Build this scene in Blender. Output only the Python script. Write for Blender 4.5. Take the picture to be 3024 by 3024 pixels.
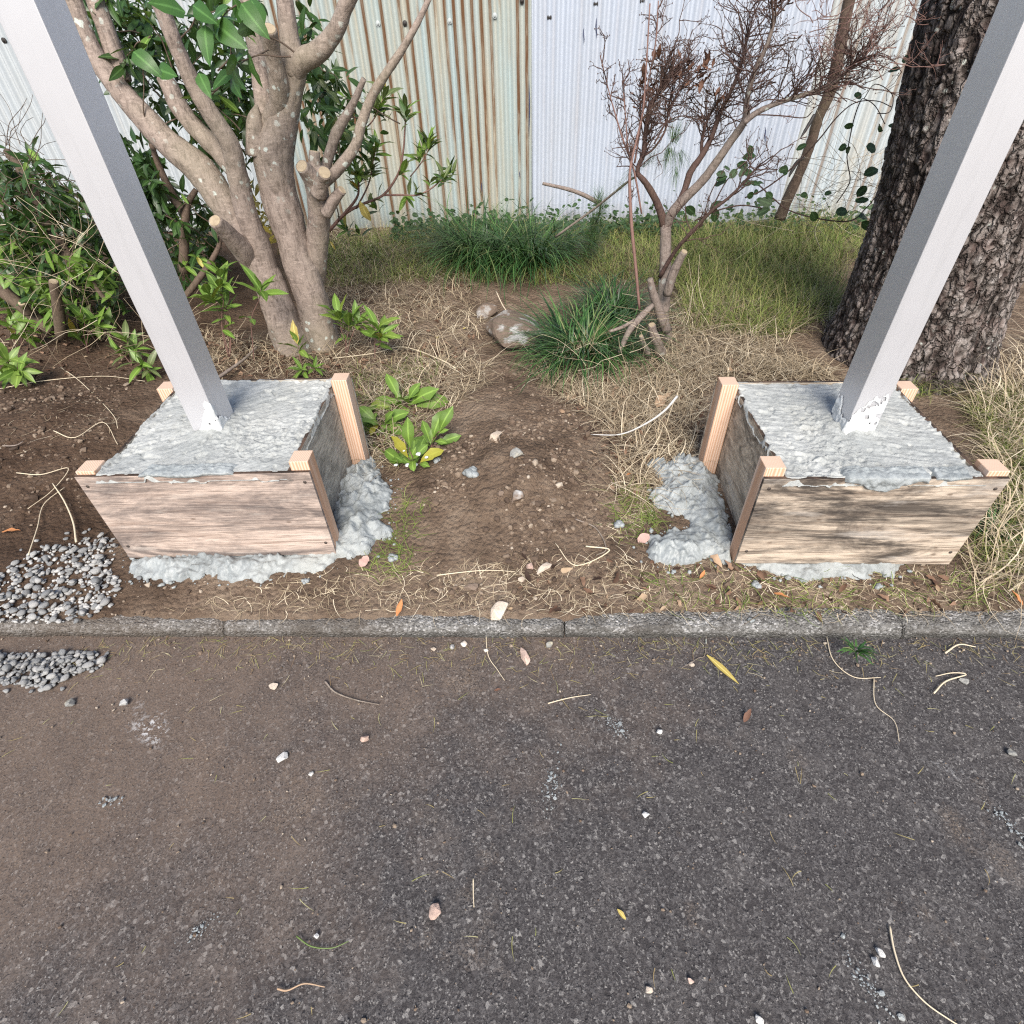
import bpy, math, random
import numpy as np
from mathutils import Matrix, Vector

for o in list(bpy.data.objects):
    bpy.data.objects.remove(o, do_unlink=True)
random.seed(7)
rng = np.random.default_rng(11)
scene = bpy.context.scene
COL = scene.collection
PI = math.pi

# ------------------------------------------------------------------ camera
FPX = 1640.0                      # focal length in pixels of the 3024 px photograph
CAM_H = 1.40
PITCH, ROLL, YAW = math.radians(41.3), math.radians(1.84), math.radians(-2.35)
_f = np.array([math.sin(YAW)*math.cos(PITCH), math.cos(YAW)*math.cos(PITCH), -math.sin(PITCH)])
_r = np.array([math.cos(YAW), -math.sin(YAW), 0.0])
_u = np.cross(_r, _f)
CR = math.cos(ROLL)*_r - math.sin(ROLL)*_u
CU = math.sin(ROLL)*_r + math.cos(ROLL)*_u
CF = _f
cam_data = bpy.data.cameras.new('camera')
cam_data.sensor_width = 36.0
cam_data.lens = FPX/3024*36.0
cam_data.clip_start = 0.02
cam_data.clip_end = 500
cam = bpy.data.objects.new('camera', cam_data)
COL.objects.link(cam)
m = Matrix.Identity(4)
for i in range(3):
    m[i][0], m[i][1], m[i][2] = CR[i], CU[i], -CF[i]
m[2][3] = CAM_H
cam.matrix_world = m
scene.camera = cam

# ------------------------------------------------------------------ sky, sun, exposure
SUN_EL, SUN_AZ = math.radians(45), math.radians(178)   # azimuth from +Y, clockwise: behind the camera
world = bpy.data.worlds.new('World')
scene.world = world
world.use_nodes = True
wn = world.node_tree
wn.nodes.clear()
sky = wn.nodes.new('ShaderNodeTexSky')
sky.sky_type = 'NISHITA'
sky.sun_disc = False
sky.sun_elevation = SUN_EL
sky.sun_rotation = SUN_AZ
sky.air_density = 1.0
sky.dust_density = 2.0
sky.ozone_density = 0.8
bg = wn.nodes.new('ShaderNodeBackground')
bg.inputs['Strength'].default_value = 0.10
wo = wn.nodes.new('ShaderNodeOutputWorld')
wn.links.new(sky.outputs[0], bg.inputs[0])
wn.links.new(bg.outputs[0], wo.inputs[0])
sl = bpy.data.lights.new('sun', 'SUN')
sl.energy = 2.9
sl.angle = math.radians(32)
sl.color = (1.0, 0.94, 0.85)
sun = bpy.data.objects.new('sun', sl)
COL.objects.link(sun)
sd = Vector((math.sin(SUN_AZ)*math.cos(SUN_EL), math.cos(SUN_AZ)*math.cos(SUN_EL), math.sin(SUN_EL)))
sun.rotation_euler = sd.to_track_quat('Z', 'Y').to_euler()
sun.location = (0, -3, 6)
vs = scene.view_settings
vs.view_transform = 'Standard'
vs.look = 'None'
vs.gamma = 1
vs.use_curve_mapping = False
vs.exposure = 0.98
scene.cycles.max_bounces = 4
scene.cycles.diffuse_bounces = 2
scene.cycles.use_denoising = False
scene.cycles.glossy_bounces = 2
scene.cycles.transmission_bounces = 3
scene.cycles.caustics_reflective = False
scene.cycles.caustics_refractive = False
scene.cycles.filter_width = 1.2

# ------------------------------------------------------------------ survey: photograph pixel -> place
def ray(px, py):
    return CF + (px-1512)/FPX*CR + (1512-py)/FPX*CU
def G(px, py, z=0.08):            # point at height z
    d = ray(px, py); t = (z-CAM_H)/d[2]
    return np.array([d[0]*t, d[1]*t, z])
def D(px, py, Y):                 # point at distance Y beyond the camera
    d = ray(px, py); t = Y/d[1]
    return np.array([d[0]*t, Y, CAM_H+d[2]*t])
def zc_of(p):
    return float(np.dot(np.asarray(p)-np.array([0, 0, CAM_H]), CF))

# ------------------------------------------------------------------ noise
def _hash(ix, iy, iz, s):
    h = (ix.astype(np.int64)*374761393 + iy.astype(np.int64)*668265263 + iz.astype(np.int64)*2147483647 + s*974634777) & 0xffffffff
    h = ((h ^ (h >> 13))*1274126177) & 0xffffffff
    h = ((h ^ (h >> 16))*2246822519) & 0xffffffff
    return ((h ^ (h >> 15)) & 0xffffff)/float(0xffffff)
def vnoise(x, y, z=0.0, s=0):
    x, y, z = np.broadcast_arrays(np.asarray(x, float), np.asarray(y, float), np.asarray(z, float))
    ix, iy, iz = np.floor(x), np.floor(y), np.floor(z)
    fx, fy, fz = x-ix, y-iy, z-iz
    fx, fy, fz = [f*f*(3-2*f) for f in (fx, fy, fz)]
    r = 0
    for dx in (0, 1):
        wx = fx if dx else 1-fx
        for dy in (0, 1):
            wy = fy if dy else 1-fy
            for dz in (0, 1):
                wz = fz if dz else 1-fz
                r = r + wx*wy*wz*_hash(ix+dx, iy+dy, iz+dz, s)
    return r*2-1
def fbm(x, y, z=0.0, o=4, s=0, g=0.5):
    r = 0; a = 1; t = 0
    x = np.asarray(x, float); y = np.asarray(y, float); z = np.asarray(z, float)
    for i in range(o):
        r = r+a*vnoise(x*2**i, y*2**i, z*2**i, s+i*17); t += a; a *= g
    return r/t
def worley(x, y, s=0):            # F1, F2
    x = np.asarray(x, float); y = np.asarray(y, float)
    ix, iy = np.floor(x), np.floor(y)
    f1 = np.full(x.shape, 9.0); f2 = np.full(x.shape, 9.0)
    zz = np.zeros(x.shape)
    for dx in (-1, 0, 1):
        for dy in (-1, 0, 1):
            cx = ix+dx; cy = iy+dy
            d = np.hypot(cx+_hash(cx, cy, zz, s)-x, cy+_hash(cx, cy, zz+5, s)-y)
            f2 = np.where(d < f1, f1, np.minimum(f2, d)); f1 = np.minimum(f1, d)
    return f1, f2
def sstep(a, b, x):
    t = np.clip((x-a)/(b-a), 0, 1)
    return t*t*(3-2*t)

# ------------------------------------------------------------------ mesh tools
ORG = {}
class MB:
    def __init__(s):
        s.v = []; s.f = []; s.n = 0; s.t = []
    def add(s, v, f, tint=None):
        v = np.asarray(v, float).reshape(-1, 3)
        s.v.append(v)
        s.t.append(np.full(len(v), 0.5) if tint is None else np.broadcast_to(np.asarray(tint, float), (len(v),)))
        for q in (f if isinstance(f, list) else [f]):
            s.f.append(np.asarray(q, np.int64)+s.n)
        s.n += len(v)
        return s
    def box(s, a, b, bev=0.0):
        x0, y0, z0 = a; x1, y1, z1 = b
        if bev <= 0:
            v = [(x, y, z) for x in (x0, x1) for y in (y0, y1) for z in (z0, z1)]
            f = [(0, 1, 3, 2), (4, 6, 7, 5), (0, 4, 5, 1), (2, 3, 7, 6), (0, 2, 6, 4), (1, 5, 7, 3)]
            return s.add(v, np.array(f))
        import bmesh
        bm = bmesh.new()
        bmesh.ops.create_cube(bm, size=1)
        for q in bm.verts:
            q.co = Vector(((x0+x1)/2+q.co.x*(x1-x0), (y0+y1)/2+q.co.y*(y1-y0), (z0+z1)/2+q.co.z*(z1-z0)))
        bmesh.ops.bevel(bm, geom=bm.edges[:], offset=bev, segments=2, profile=0.5, affect='EDGES')
        bm.verts.index_update()
        v = [tuple(q.co) for q in bm.verts]
        fs = {}
        for q in bm.faces:
            fs.setdefault(len(q.verts), []).append([w.index for w in q.verts])
        bm.free()
        return s.add(v, [np.array(q) for q in fs.values()])
    def mesh(s, name, org=(0, 0, 0), smooth=True):
        V = np.concatenate(s.v)-np.asarray(org, float)
        me = bpy.data.meshes.new(name)
        me.vertices.add(len(V)); me.vertices.foreach_set('co', V.ravel().astype(np.float32))
        li = np.concatenate([q.ravel() for q in s.f])
        cnt = np.concatenate([np.full(len(q), q.shape[1]) for q in s.f])
        st = np.concatenate([[0], np.cumsum(cnt)[:-1]])
        me.loops.add(len(li)); me.loops.foreach_set('vertex_index', li.astype(np.int32))
        me.polygons.add(len(cnt)); me.polygons.foreach_set('loop_start', st.astype(np.int32))
        me.polygons.foreach_set('use_smooth', np.full(len(cnt), smooth))
        at = me.attributes.new('tint', 'FLOAT', 'POINT')
        at.data.foreach_set('value', np.concatenate(s.t).astype(np.float32))
        me.update(calc_edges=True)
        return me
    def build(s, name, mat, parent=None, smooth=True, loc=None):
        org = ORG[parent.name] if parent is not None else (np.zeros(3) if loc is None else np.asarray(loc, float))
        me = s.mesh(name, org, smooth)
        if mat is not None:
            me.materials.append(mat)
        return place(name, me, parent, Matrix.Translation(Vector(org)) if parent is None else Matrix.Identity(4), org)

def place(name, data, parent=None, M=Matrix.Identity(4), org=None):
    o = bpy.data.objects.new(name, data)
    COL.objects.link(o)
    if parent is not None:
        o.parent = parent
        ORG[o.name] = ORG[parent.name] if org is None else org
    else:
        ORG[o.name] = np.array(M.translation) if org is None else org
    o.matrix_local = M
    return o
def inst(name, me, parent, M):    # M in world space
    org = ORG[parent.name]
    o = bpy.data.objects.new(name, me)
    COL.objects.link(o)
    o.parent = parent
    o.matrix_local = Matrix.Translation(-Vector(org)) @ M
    return o
def tag(o, label=None, cat=None, group=None, kind=None):
    if label: o['label'] = label
    if cat: o['category'] = cat
    if group: o['group'] = group
    if kind: o['kind'] = kind
    return o
def thing(name, label, cat, loc, group=None):
    o = place(name, None, None, Matrix.Translation(Vector(loc)))
    o.empty_display_size = 0.1
    return tag(o, label, cat, group)

def crom(pts, n=6):               # Catmull-Rom through points; columns may carry radius
    P = np.asarray(pts, float)
    if len(P) < 3: 
        t = np.linspace(0, 1, n+1)[:, None]
        return P[0]*(1-t)+P[-1]*t
    Q = np.vstack([2*P[0]-P[1], P, 2*P[-1]-P[-2]])
    out = []
    for i in range(len(P)-1):
        a, b, c, d = Q[i:i+4]
        t = np.linspace(0, 1, n, endpoint=False)[:, None]
        out.append(0.5*((2*b)+(c-a)*t+(2*a-5*b+4*c-d)*t**2+(-a+3*b-3*c+d)*t**3))
    out.append(P[-1:])
    return np.vstack(out)
def tube(path, rad, seg=8, wob=0.0, seed=0, cap=True, tint=None):
    P = np.asarray(path, float); N = len(P)
    R = np.broadcast_to(np.asarray(rad, float), (N,))
    T = np.gradient(P, axis=0); T /= np.linalg.norm(T, axis=1)[:, None]+1e-9
    a = np.array([0, 0, 1.0]) if abs(T[0][2]) < 0.9 else np.array([1.0, 0, 0])
    nrm = np.cross(T[0], a); nrm /= np.linalg.norm(nrm)
    ns = []
    for i in range(N):
        nrm = nrm-T[i]*np.dot(nrm, T[i]); nrm /= np.linalg.norm(nrm)+1e-9
        ns.append(nrm)
    ns = np.array(ns); bs = np.cross(T, ns)
    th = np.linspace(0, 2*PI, seg, endpoint=False)
    c, s = np.cos(th), np.sin(th)
    dirs = ns[:, None, :]*c[None, :, None]+bs[:, None, :]*s[None, :, None]
    RR = np.repeat(R[:, None], seg, 1)
    if wob:
        L = np.concatenate([[0], np.cumsum(np.linalg.norm(np.diff(P, axis=0), axis=1))])
        k = 1.3
        RR = RR*(1+wob*1.25*fbm(c[None, :]*k+seed*3.1, s[None, :]*k, (L/np.mean(R)*0.6)[:, None], 5, seed, 0.6))
    V = P[:, None, :]+dirs*RR[:, :, None]
    idx = np.arange(N*seg).reshape(N, seg)
    q = np.stack([idx[:-1], np.roll(idx[:-1], -1, 1), np.roll(idx[1:], -1, 1), idx[1:]], -1).reshape(-1, 4)
    V = V.reshape(-1, 3); F = [q]
    if cap:
        V = np.vstack([V, P[0], P[-1]])
        n0, n1 = N*seg, N*seg+1
        a0 = idx[0]; a1 = idx[-1]
        F.append(np.stack([np.roll(a0, -1), a0, np.full(seg, n0)], 1))
        F.append(np.stack([a1, np.roll(a1, -1), np.full(seg, n1)], 1))
    return V, F
def grid_faces(nx, ny):
    i = np.arange(nx*ny).reshape(ny, nx)
    return np.stack([i[:-1, :-1], i[:-1, 1:], i[1:, 1:], i[1:, :-1]], -1).reshape(-1, 4)
def blades(B, az, L, W, e0, e1, k=4, curl=0.0, tint=0.5, fold=0.0):
    """grass blades: bases B, azimuth, length, width, start and end elevation"""
    n = len(B)
    az, L, W, e0, e1, curl, tint = [np.broadcast_to(np.asarray(q, float), (n,)) for q in (az, L, W, e0, e1, curl, tint)]
    t = (np.arange(k)+0.5)/k
    el = e0[:, None]+(e1-e0)[:, None]*t
    aa = az[:, None]+curl[:, None]*t
    st = np.stack([np.cos(el)*np.cos(aa), np.cos(el)*np.sin(aa), np.sin(el)], -1)*(L/k)[:, None, None]
    P = np.concatenate([B[:, None, :], B[:, None, :]+np.cumsum(st, 1)], 1)
    tt = np.linspace(0, 1, k+1)
    w = W[:, None]*np.clip(1.02-tt**2.2, 0.06, 1)*0.5
    ae = np.concatenate([aa[:, :1], aa], 1)
    sx = np.stack([-np.sin(ae), np.cos(ae), np.zeros_like(ae)], -1)
    V = np.stack([P-sx*w[:, :, None], P+sx*w[:, :, None]], 2)      # n,k+1,2,3
    V[:, :, 1, 2] += fold*w
    base = (np.arange(n)*(k+1)*2)[:, None]
    j = np.arange(k)[None, :]*2
    q = np.stack([base+j, base+j+1, base+j+3, base+j+2], -1).reshape(-1, 4)
    return V.reshape(-1, 3), q, np.repeat(tint, (k+1)*2)
ICO_V = None
def ico(sub):
    import bmesh
    bm = bmesh.new(); bmesh.ops.create_icosphere(bm, subdivisions=sub, radius=1)
    bm.verts.index_update()
    v = np.array([tuple(q.co) for q in bm.verts]); f = np.array([[w.index for w in q.verts] for q in bm.faces])
    bm.free(); return v, f
ICO1, ICO2, ICO3 = ico(1), ico(2), ico(3)
def stone(scale, seed, sub=3, rough=0.25, facet=True):
    v, f = {1: ICO1, 2: ICO2, 3: ICO3}[sub]
    v = v.copy()
    r = random.Random(seed)
    if facet:
        for _ in range(7):        # slice planes give broken facets
            d = np.array([r.gauss(0, 1) for _ in range(3)]); d /= np.linalg.norm(d)
            c = r.uniform(0.55, 0.9)
            k = v@d
            v = v-np.outer(np.maximum(k-c, 0)*0.92, d)
    n = fbm(v[:, 0]*1.6+seed, v[:, 1]*1.6, v[:, 2]*1.6, 3, seed)
    v = v*(1+rough*n)[:, None]
    return v*np.asarray(scale, float), f
def shard(scale, seed, n=15, detail=0, rough=0.06):
    """broken stone: bevelled convex hull of random points"""
    import bmesh
    r = random.Random(seed); bm = bmesh.new()
    for i in range(n):
        d = Vector((r.gauss(0, 1), r.gauss(0, 1), r.gauss(0, 1))).normalized()*r.uniform(0.72, 1.05)
        bm.verts.new(d)
    h = bmesh.ops.convex_hull(bm, input=bm.verts[:])
    bmesh.ops.delete(bm, geom=[e for e in h['geom_interior'] if isinstance(e, bmesh.types.BMVert)], context='VERTS')
    bmesh.ops.bevel(bm, geom=bm.edges[:], offset=0.07, segments=1, profile=0.5, affect='EDGES')
    if detail:
        bmesh.ops.triangulate(bm, faces=bm.faces[:])
        bmesh.ops.subdivide_edges(bm, edges=bm.edges[:], cuts=detail, use_grid_fill=True)
    bmesh.ops.triangulate(bm, faces=bm.faces[:])
    bm.verts.index_update()
    v = np.array([tuple(q.co) for q in bm.verts]); f = np.array([[w.index for w in q.verts] for q in bm.faces]); bm.free()
    k = fbm(v[:, 0]*2.5+seed, v[:, 1]*2.5, v[:, 2]*2.5, 4, seed)
    v = v*(1+rough*k)[:, None]
    return v*np.asarray(scale, float), f
def crumbs(P, size, seed, sub=1):
    """many small grains in one batch: returns V,F"""
    v0, f0 = (ICO1 if sub == 1 else ICO2)
    r = np.random.default_rng(seed); n = len(P)
    sc = np.asarray(size)[:, None]*r.uniform(0.55, 1.15, (n, 3))
    jit = 1+r.uniform(-0.28, 0.28, (n, len(v0), 1))
    v = v0[None]*jit*sc[:, None, :]
    a = r.uniform(0, 2*PI, n); ca, sa = np.cos(a)[:, None], np.sin(a)[:, None]
    x = v[:, :, 0]*ca-v[:, :, 1]*sa; y = v[:, :, 0]*sa+v[:, :, 1]*ca
    v = np.stack([x, y, v[:, :, 2]*0.8], -1)+P[:, None, :]
    f = (f0[None]+(np.arange(n)*len(v0))[:, None, None]).reshape(-1, 3)
    return v.reshape(-1, 3), f, len(v0)
def in_poly(x, y, poly):
    x = np.asarray(x); y = np.asarray(y); c = np.zeros(x.shape, bool)
    p = np.asarray(poly); j = len(p)-1
    for i in range(len(p)):
        xi, yi = p[i][:2]; xj, yj = p[j][:2]
        c ^= ((yi > y) != (yj > y)) & (x < (xj-xi)*(y-yi)/(yj-yi+1e-12)+xi)
        j = i
    return c
def poly_sd(x, y, poly):
    p = np.asarray(poly)[:, :2]; d = np.full(np.shape(x), 1e9)
    for i in range(len(p)):
        a = p[i-1]; b = p[i]; e = b-a
        t = np.clip(((x-a[0])*e[0]+(y-a[1])*e[1])/(e@e), 0, 1)
        d = np.minimum(d, np.hypot(x-a[0]-t*e[0], y-a[1]-t*e[1]))
    return np.where(in_poly(x, y, p), d, -d)
def scatter(poly, n, r=rng):
    p = np.asarray(poly)[:, :2]; lo = p.min(0); hi = p.max(0); out = np.zeros((0, 2))
    while len(out) < n:
        q = r.uniform(lo, hi, (n*2, 2)); out = np.vstack([out, q[in_poly(q[:, 0], q[:, 1], p)]])
    return out[:n]
def gpoly(pxs, z=0.08):
    return np.array([G(a, b, z) for a, b in pxs])

# ------------------------------------------------------------------ height of the planting bed
def bed(x, y, fine=True):
    x = np.asarray(x, float); y = np.asarray(y, float)
    h = 0.055+0.024*sstep(1.08, 1.30, y)+0.05*sstep(2.3, 4.8, y)
    h = h+0.115*np.exp(-((x+0.06)/0.30)**2-((y-1.64)/0.27)**2)
    h = h+0.045*np.exp(-((x+0.10)/0.20)**2-((y-2.15)/0.40)**2)
    h = h-0.05*np.exp(-((x+1.55)/0.20)**2-((y-1.60)/0.30)**2)
    h = h+0.09*np.exp(-((x+2.15)/0.40)**2-((y-2.05)/0.35)**2)
    h = h+0.02*fbm(x*2.1, y*2.1, 0, 3, 3)*sstep(1.1, 1.6, y)
    if fine:
        am = 0.25+0.75*sstep(1.15, 1.45, y)
        cm = np.exp(-((x+0.05)/0.42)**2-((y-1.72)/0.42)**2)+0.8*np.exp(-((x+1.95)/0.5)**2-((y-1.75)/0.4)**2)
        wx_ = x+0.02*fbm(x*18, y*18, 0, 2, 13); wy_ = y+0.02*fbm(x*18+5, y*18, 0, 2, 14)
        h = h+cm*(0.030*np.abs(fbm(wx_*9, wy_*9, 0, 4, 15, 0.6))+0.012*np.abs(fbm(wx_*26, wy_*26, 0, 3, 16))-0.010)
        h = h+am*(0.010*fbm(x*11, y*11, 0, 3, 5)+0.006*np.abs(fbm(x*38, y*38, 0, 2, 9)))
    return h
# ------------------------------------------------------------------ materials
class NT:
    def __init__(s, name):
        s.m = bpy.data.materials.new(name); s.m.use_nodes = True
        s.t = s.m.node_tree; s.t.nodes.clear()
        s.out = s.n('ShaderNodeOutputMaterial'); s.b = s.n('ShaderNodeBsdfPrincipled')
        s.l(s.b.outputs[0], s.out.inputs[0])
    def n(s, k, **kw):
        q = s.t.nodes.new(k)
        for a, b in kw.items(): setattr(q, a, b)
        return q
    def l(s, a, b): s.t.links.new(a, b)
    def sset(s, sock, v):
        if isinstance(v, bpy.types.NodeSocket): s.l(v, sock)
        elif v is not None:
            try: sock.default_value = v
            except Exception: sock.default_value = tuple(v)+(1,)
    def coord(s, scale=(1, 1, 1), rnd=0.0, kind='Object', rot=(0, 0, 0)):
        c = s.n('ShaderNodeTexCoord').outputs[kind]
        if rnd:
            oi = s.n('ShaderNodeObjectInfo').outputs['Random']
            mu = s.math('MULTIPLY', oi, rnd)
            v = s.n('ShaderNodeVectorMath', operation='ADD'); s.l(c, v.inputs[0]); s.l(mu, v.inputs[1]); c = v.outputs[0]
        mp = s.n('ShaderNodeMapping'); s.l(c, mp.inputs[0]); mp.inputs['Scale'].default_value = scale; mp.inputs['Rotation'].default_value = rot
        return mp.outputs[0]
    def math(s, op, a, b=0.0, c=0.0, clamp=False):
        q = s.n('ShaderNodeMath', operation=op, use_clamp=clamp)
        s.sset(q.inputs[0], a); s.sset(q.inputs[1], b); s.sset(q.inputs[2], c); return q.outputs[0]
    def noise(s, vec, scale, detail=4, rough=0.55, dist=0.0):
        q = s.n('ShaderNodeTexNoise'); s.l(vec, q.inputs['Vector'])
        q.inputs['Scale'].default_value = scale; q.inputs['Detail'].default_value = detail
        q.inputs['Roughness'].default_value = rough; q.inputs['Distortion'].default_value = dist
        return q.outputs['Fac']
    def vor(s, vec, scale, feat='F1', out='Distance', rnd=1.0):
        q = s.n('ShaderNodeTexVoronoi', feature=feat); s.l(vec, q.inputs['Vector'])
        q.inputs['Scale'].default_value = scale; q.inputs['Randomness'].default_value = rnd
        return q.outputs[out]
    def ramp(s, fac, stops, interp='LINEAR'):
        q = s.n('ShaderNodeValToRGB'); q.color_ramp.interpolation = interp
        e = q.color_ramp.elements
        while len(e) < len(stops): e.new(0.5)
        for i, (p, c) in enumerate(stops):
            e[i].position = p
            e[i].color = (c, c, c, 1) if isinstance(c, (int, float)) else tuple(c)+(1,)
        s.l(fac, q.inputs[0]); return q.outputs[0]
    def mix(s, fac, a, b, mode='MIX'):
        q = s.n('ShaderNodeMix', data_type='RGBA', blend_type=mode)
        s.sset(q.inputs[0], fac); s.sset(q.inputs[6], a); s.sset(q.inputs[7], b); return q.outputs[2]
    def sep(s, vec):
        q = s.n('ShaderNodeSeparateXYZ'); s.l(vec, q.inputs[0]); return q.outputs
    def bump(s, h, strength=0.5, dist=0.01, nrm=None):
        q = s.n('ShaderNodeBump'); s.l(h, q.inputs['Height'])
        q.inputs['Strength'].default_value = strength; q.inputs['Distance'].default_value = dist
        if nrm is not None: s.l(nrm, q.inputs['Normal'])
        return q.outputs[0]
    def rand(s): return s.n('ShaderNodeObjectInfo').outputs['Random']
    def attr(s, nm='tint'): return s.n('ShaderNodeAttribute', attribute_name=nm).outputs['Fac']
    def fin(s, col=None, rough=None, nrm=None, metal=None, spec=None):
        if col is not None: s.sset(s.b.inputs['Base Color'], col)
        if rough is not None: s.sset(s.b.inputs['Roughness'], rough)
        if nrm is not None: s.l(nrm, s.b.inputs['Normal'])
        if metal is not None: s.sset(s.b.inputs['Metallic'], metal)
        if spec is not None: s.sset(s.b.inputs['Specular IOR Level'], spec)
        return s.m

def m_asphalt():
    s = NT('asphalt'); v0 = s.coord()
    x, y, z = s.sep(v0)
    wn3 = s.n('ShaderNodeTexNoise'); s.l(v0, wn3.inputs['Vector']); wn3.inputs['Scale'].default_value = 120; wn3.inputs['Detail'].default_value = 2
    dv = s.n('ShaderNodeVectorMath', operation='MULTIPLY_ADD'); s.l(wn3.outputs['Color'], dv.inputs[0]); dv.inputs[1].default_value = (0.006, 0.006, 0.006); s.l(v0, dv.inputs[2])
    v = dv.outputs[0]
    big = s.noise(v0, 1.5, 5, 0.6); mid = s.noise(v0, 8, 5, 0.7); fine = s.noise(v0, 210, 3, 0.75)
    ca = s.sep(s.vor(v, 150, out='Color'))[0]; cb = s.sep(s.vor(v, 330, out='Color'))[1]
    pick = s.ramp(s.noise(v0, 48, 2), [(0.47, 0.0), (0.53, 1.0)])
    cell = s.math('ADD', s.math('MULTIPLY', ca, pick), s.math('MULTIPLY', cb, s.math('SUBTRACT', 1.0, pick)))
    col = s.ramp(cell, [(0.0, (0.040, 0.036, 0.037)), (0.5, (0.076, 0.070, 0.070)), (0.85, (0.112, 0.105, 0.104)), (1.0, (0.25, 0.237, 0.225))])
    col = s.mix(s.ramp(fine, [(0.32, 0.85), (0.52, 0.0)]), col, (0.024, 0.022, 0.023))
    col = s.mix(s.ramp(mid, [(0.50, 0.0), (0.78, 0.35)]), col, (0.155, 0.142, 0.134))
    # earth trodden on to the road: strongest on the left and along the kerb
    a = s.math('MULTIPLY_ADD', x, -0.55, 0.16)
    b = s.math('MULTIPLY_ADD', y, 0.95, -0.62)
    dirt = s.math('ADD', s.math('ADD', a, b), s.math('MULTIPLY_ADD', big, 1.7, -0.82))
    dirt = s.math('ADD', dirt, s.math('MULTIPLY_ADD', mid, 0.9, -0.45))
    dm = s.ramp(dirt, [(0.0, 0.0), (0.80, 0.80)])
    dm = s.math('MULTIPLY', dm, s.ramp(fine, [(0.34, 0.35), (0.62, 1.0)]))
    earth = s.mix(s.noise(v0, 5, 5, 0.7), (0.085, 0.060, 0.046), (0.235, 0.168, 0.122))
    col = s.mix(dm, col, earth)
    # ochre and white dusting
    d2 = s.ramp(s.noise(s.coord((1, 1, 1), rot=(0, 0, 0.7)), 3.1, 6, 0.65), [(0.58, 0.0), (0.72, 0.45)])
    col = s.mix(s.math('MULTIPLY', d2, s.ramp(fine, [(0.42, 0.0), (0.58, 1.0)])), col, (0.30, 0.225, 0.16))
    sp = s.ramp(s.vor(v, 58), [(0.06, 1.0), (0.12, 0.0)])
    spm = s.math('MULTIPLY', sp, s.ramp(s.noise(v0, 4.2, 4, 0.7), [(0.48, 0.0), (0.66, 0.8)]))
    col = s.mix(spm, col, (0.48, 0.47, 0.45))
    wh = s.math('MULTIPLY', s.ramp(s.noise(v0, 2.3, 2, 0.5, 0.4), [(0.66, 0.0), (0.72, 1.0)]), s.ramp(s.noise(v0, 70, 3, 0.7), [(0.52, 0.0), (0.60, 0.8)]))
    col = s.mix(wh, col, (0.55, 0.55, 0.55))
    h = s.math('ADD', s.math('MULTIPLY', cell, 0.9), s.math('MULTIPLY', fine, 0.9))
    h = s.math('MULTIPLY', h, s.math('MULTIPLY_ADD', dm, -0.5, 1.0))
    n = s.bump(h, 0.9, 0.004)
    return s.fin(col, 0.92, n, spec=0.25)
def m_soil():
    s = NT('soil'); v = s.coord()
    a = s.noise(v, 6, 6, 0.62); b = s.noise(v, 70, 4, 0.7); c = s.noise(v, 1.3, 3)
    col = s.ramp(a, [(0.25, (0.078, 0.052, 0.036)), (0.5, (0.21, 0.150, 0.107)), (0.72, (0.35, 0.268, 0.198))])
    x, y, z = s.sep(v)
    left_shade = s.math('ADD', s.math('MULTIPLY_ADD', x, -0.5, -0.45), s.math('MULTIPLY_ADD', c, 1.2, -0.6))  # browner earth at left, with shade from the shrubs put into its colour
    col = s.mix(s.ramp(left_shade, [(0.0, 0.0), (0.5, 0.75)]), col, s.mix(a, (0.042, 0.024, 0.015), (0.135, 0.082, 0.054)))
    col = s.mix(s.ramp(b, [(0.62, 0.0), (0.75, 0.55)]), col, (0.32, 0.25, 0.185))
    col = s.mix(s.ramp(b, [(0.28, 0.6), (0.42, 0.0)]), col, (0.022, 0.014, 0.010))
    h = s.math('ADD', s.noise(v, 45, 6, 0.8), s.math('MULTIPLY', s.vor(v, 60), -0.6))
    return s.fin(col, 0.95, s.bump(h, 1.0, 0.025), spec=0.15)
def m_kerb():
    s = NT('kerb_concrete'); v = s.coord(rnd=3.0)
    a = s.noise(v, 7, 5, 0.65); b = s.noise(v, 85, 3, 0.7)
    f = s.vor(v, 170); cell = s.sep(s.vor(v, 170, out='Color'))[0]
    col = s.ramp(cell, [(0.0, (0.10, 0.097, 0.092)), (0.5, (0.19, 0.185, 0.175)), (0.8, (0.27, 0.265, 0.255)), (1.0, (0.46, 0.45, 0.44))])
    col = s.mix(s.ramp(a, [(0.38, 0.8), (0.60, 0.0)]), col, (0.075, 0.068, 0.060))
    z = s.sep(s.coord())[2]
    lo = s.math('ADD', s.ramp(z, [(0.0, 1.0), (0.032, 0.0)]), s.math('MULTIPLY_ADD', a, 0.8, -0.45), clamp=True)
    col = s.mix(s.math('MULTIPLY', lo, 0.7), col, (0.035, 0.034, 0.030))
    x = s.sep(s.coord())[0]
    dirt = s.math('ADD', s.math('MULTIPLY_ADD', x, -0.6, 0.0), s.math('MULTIPLY_ADD', s.noise(s.coord(), 5, 4), 1.6, -0.8), clamp=True)
    col = s.mix(s.math('MULTIPLY', dirt, 0.6), col, (0.11, 0.083, 0.062))
    h = s.math('ADD', s.math('MULTIPLY', f, -1.0), b)
    return s.fin(col, 0.88, s.bump(h, 1.0, 0.006), spec=0.3)
PITCHX = 0.0622
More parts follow.
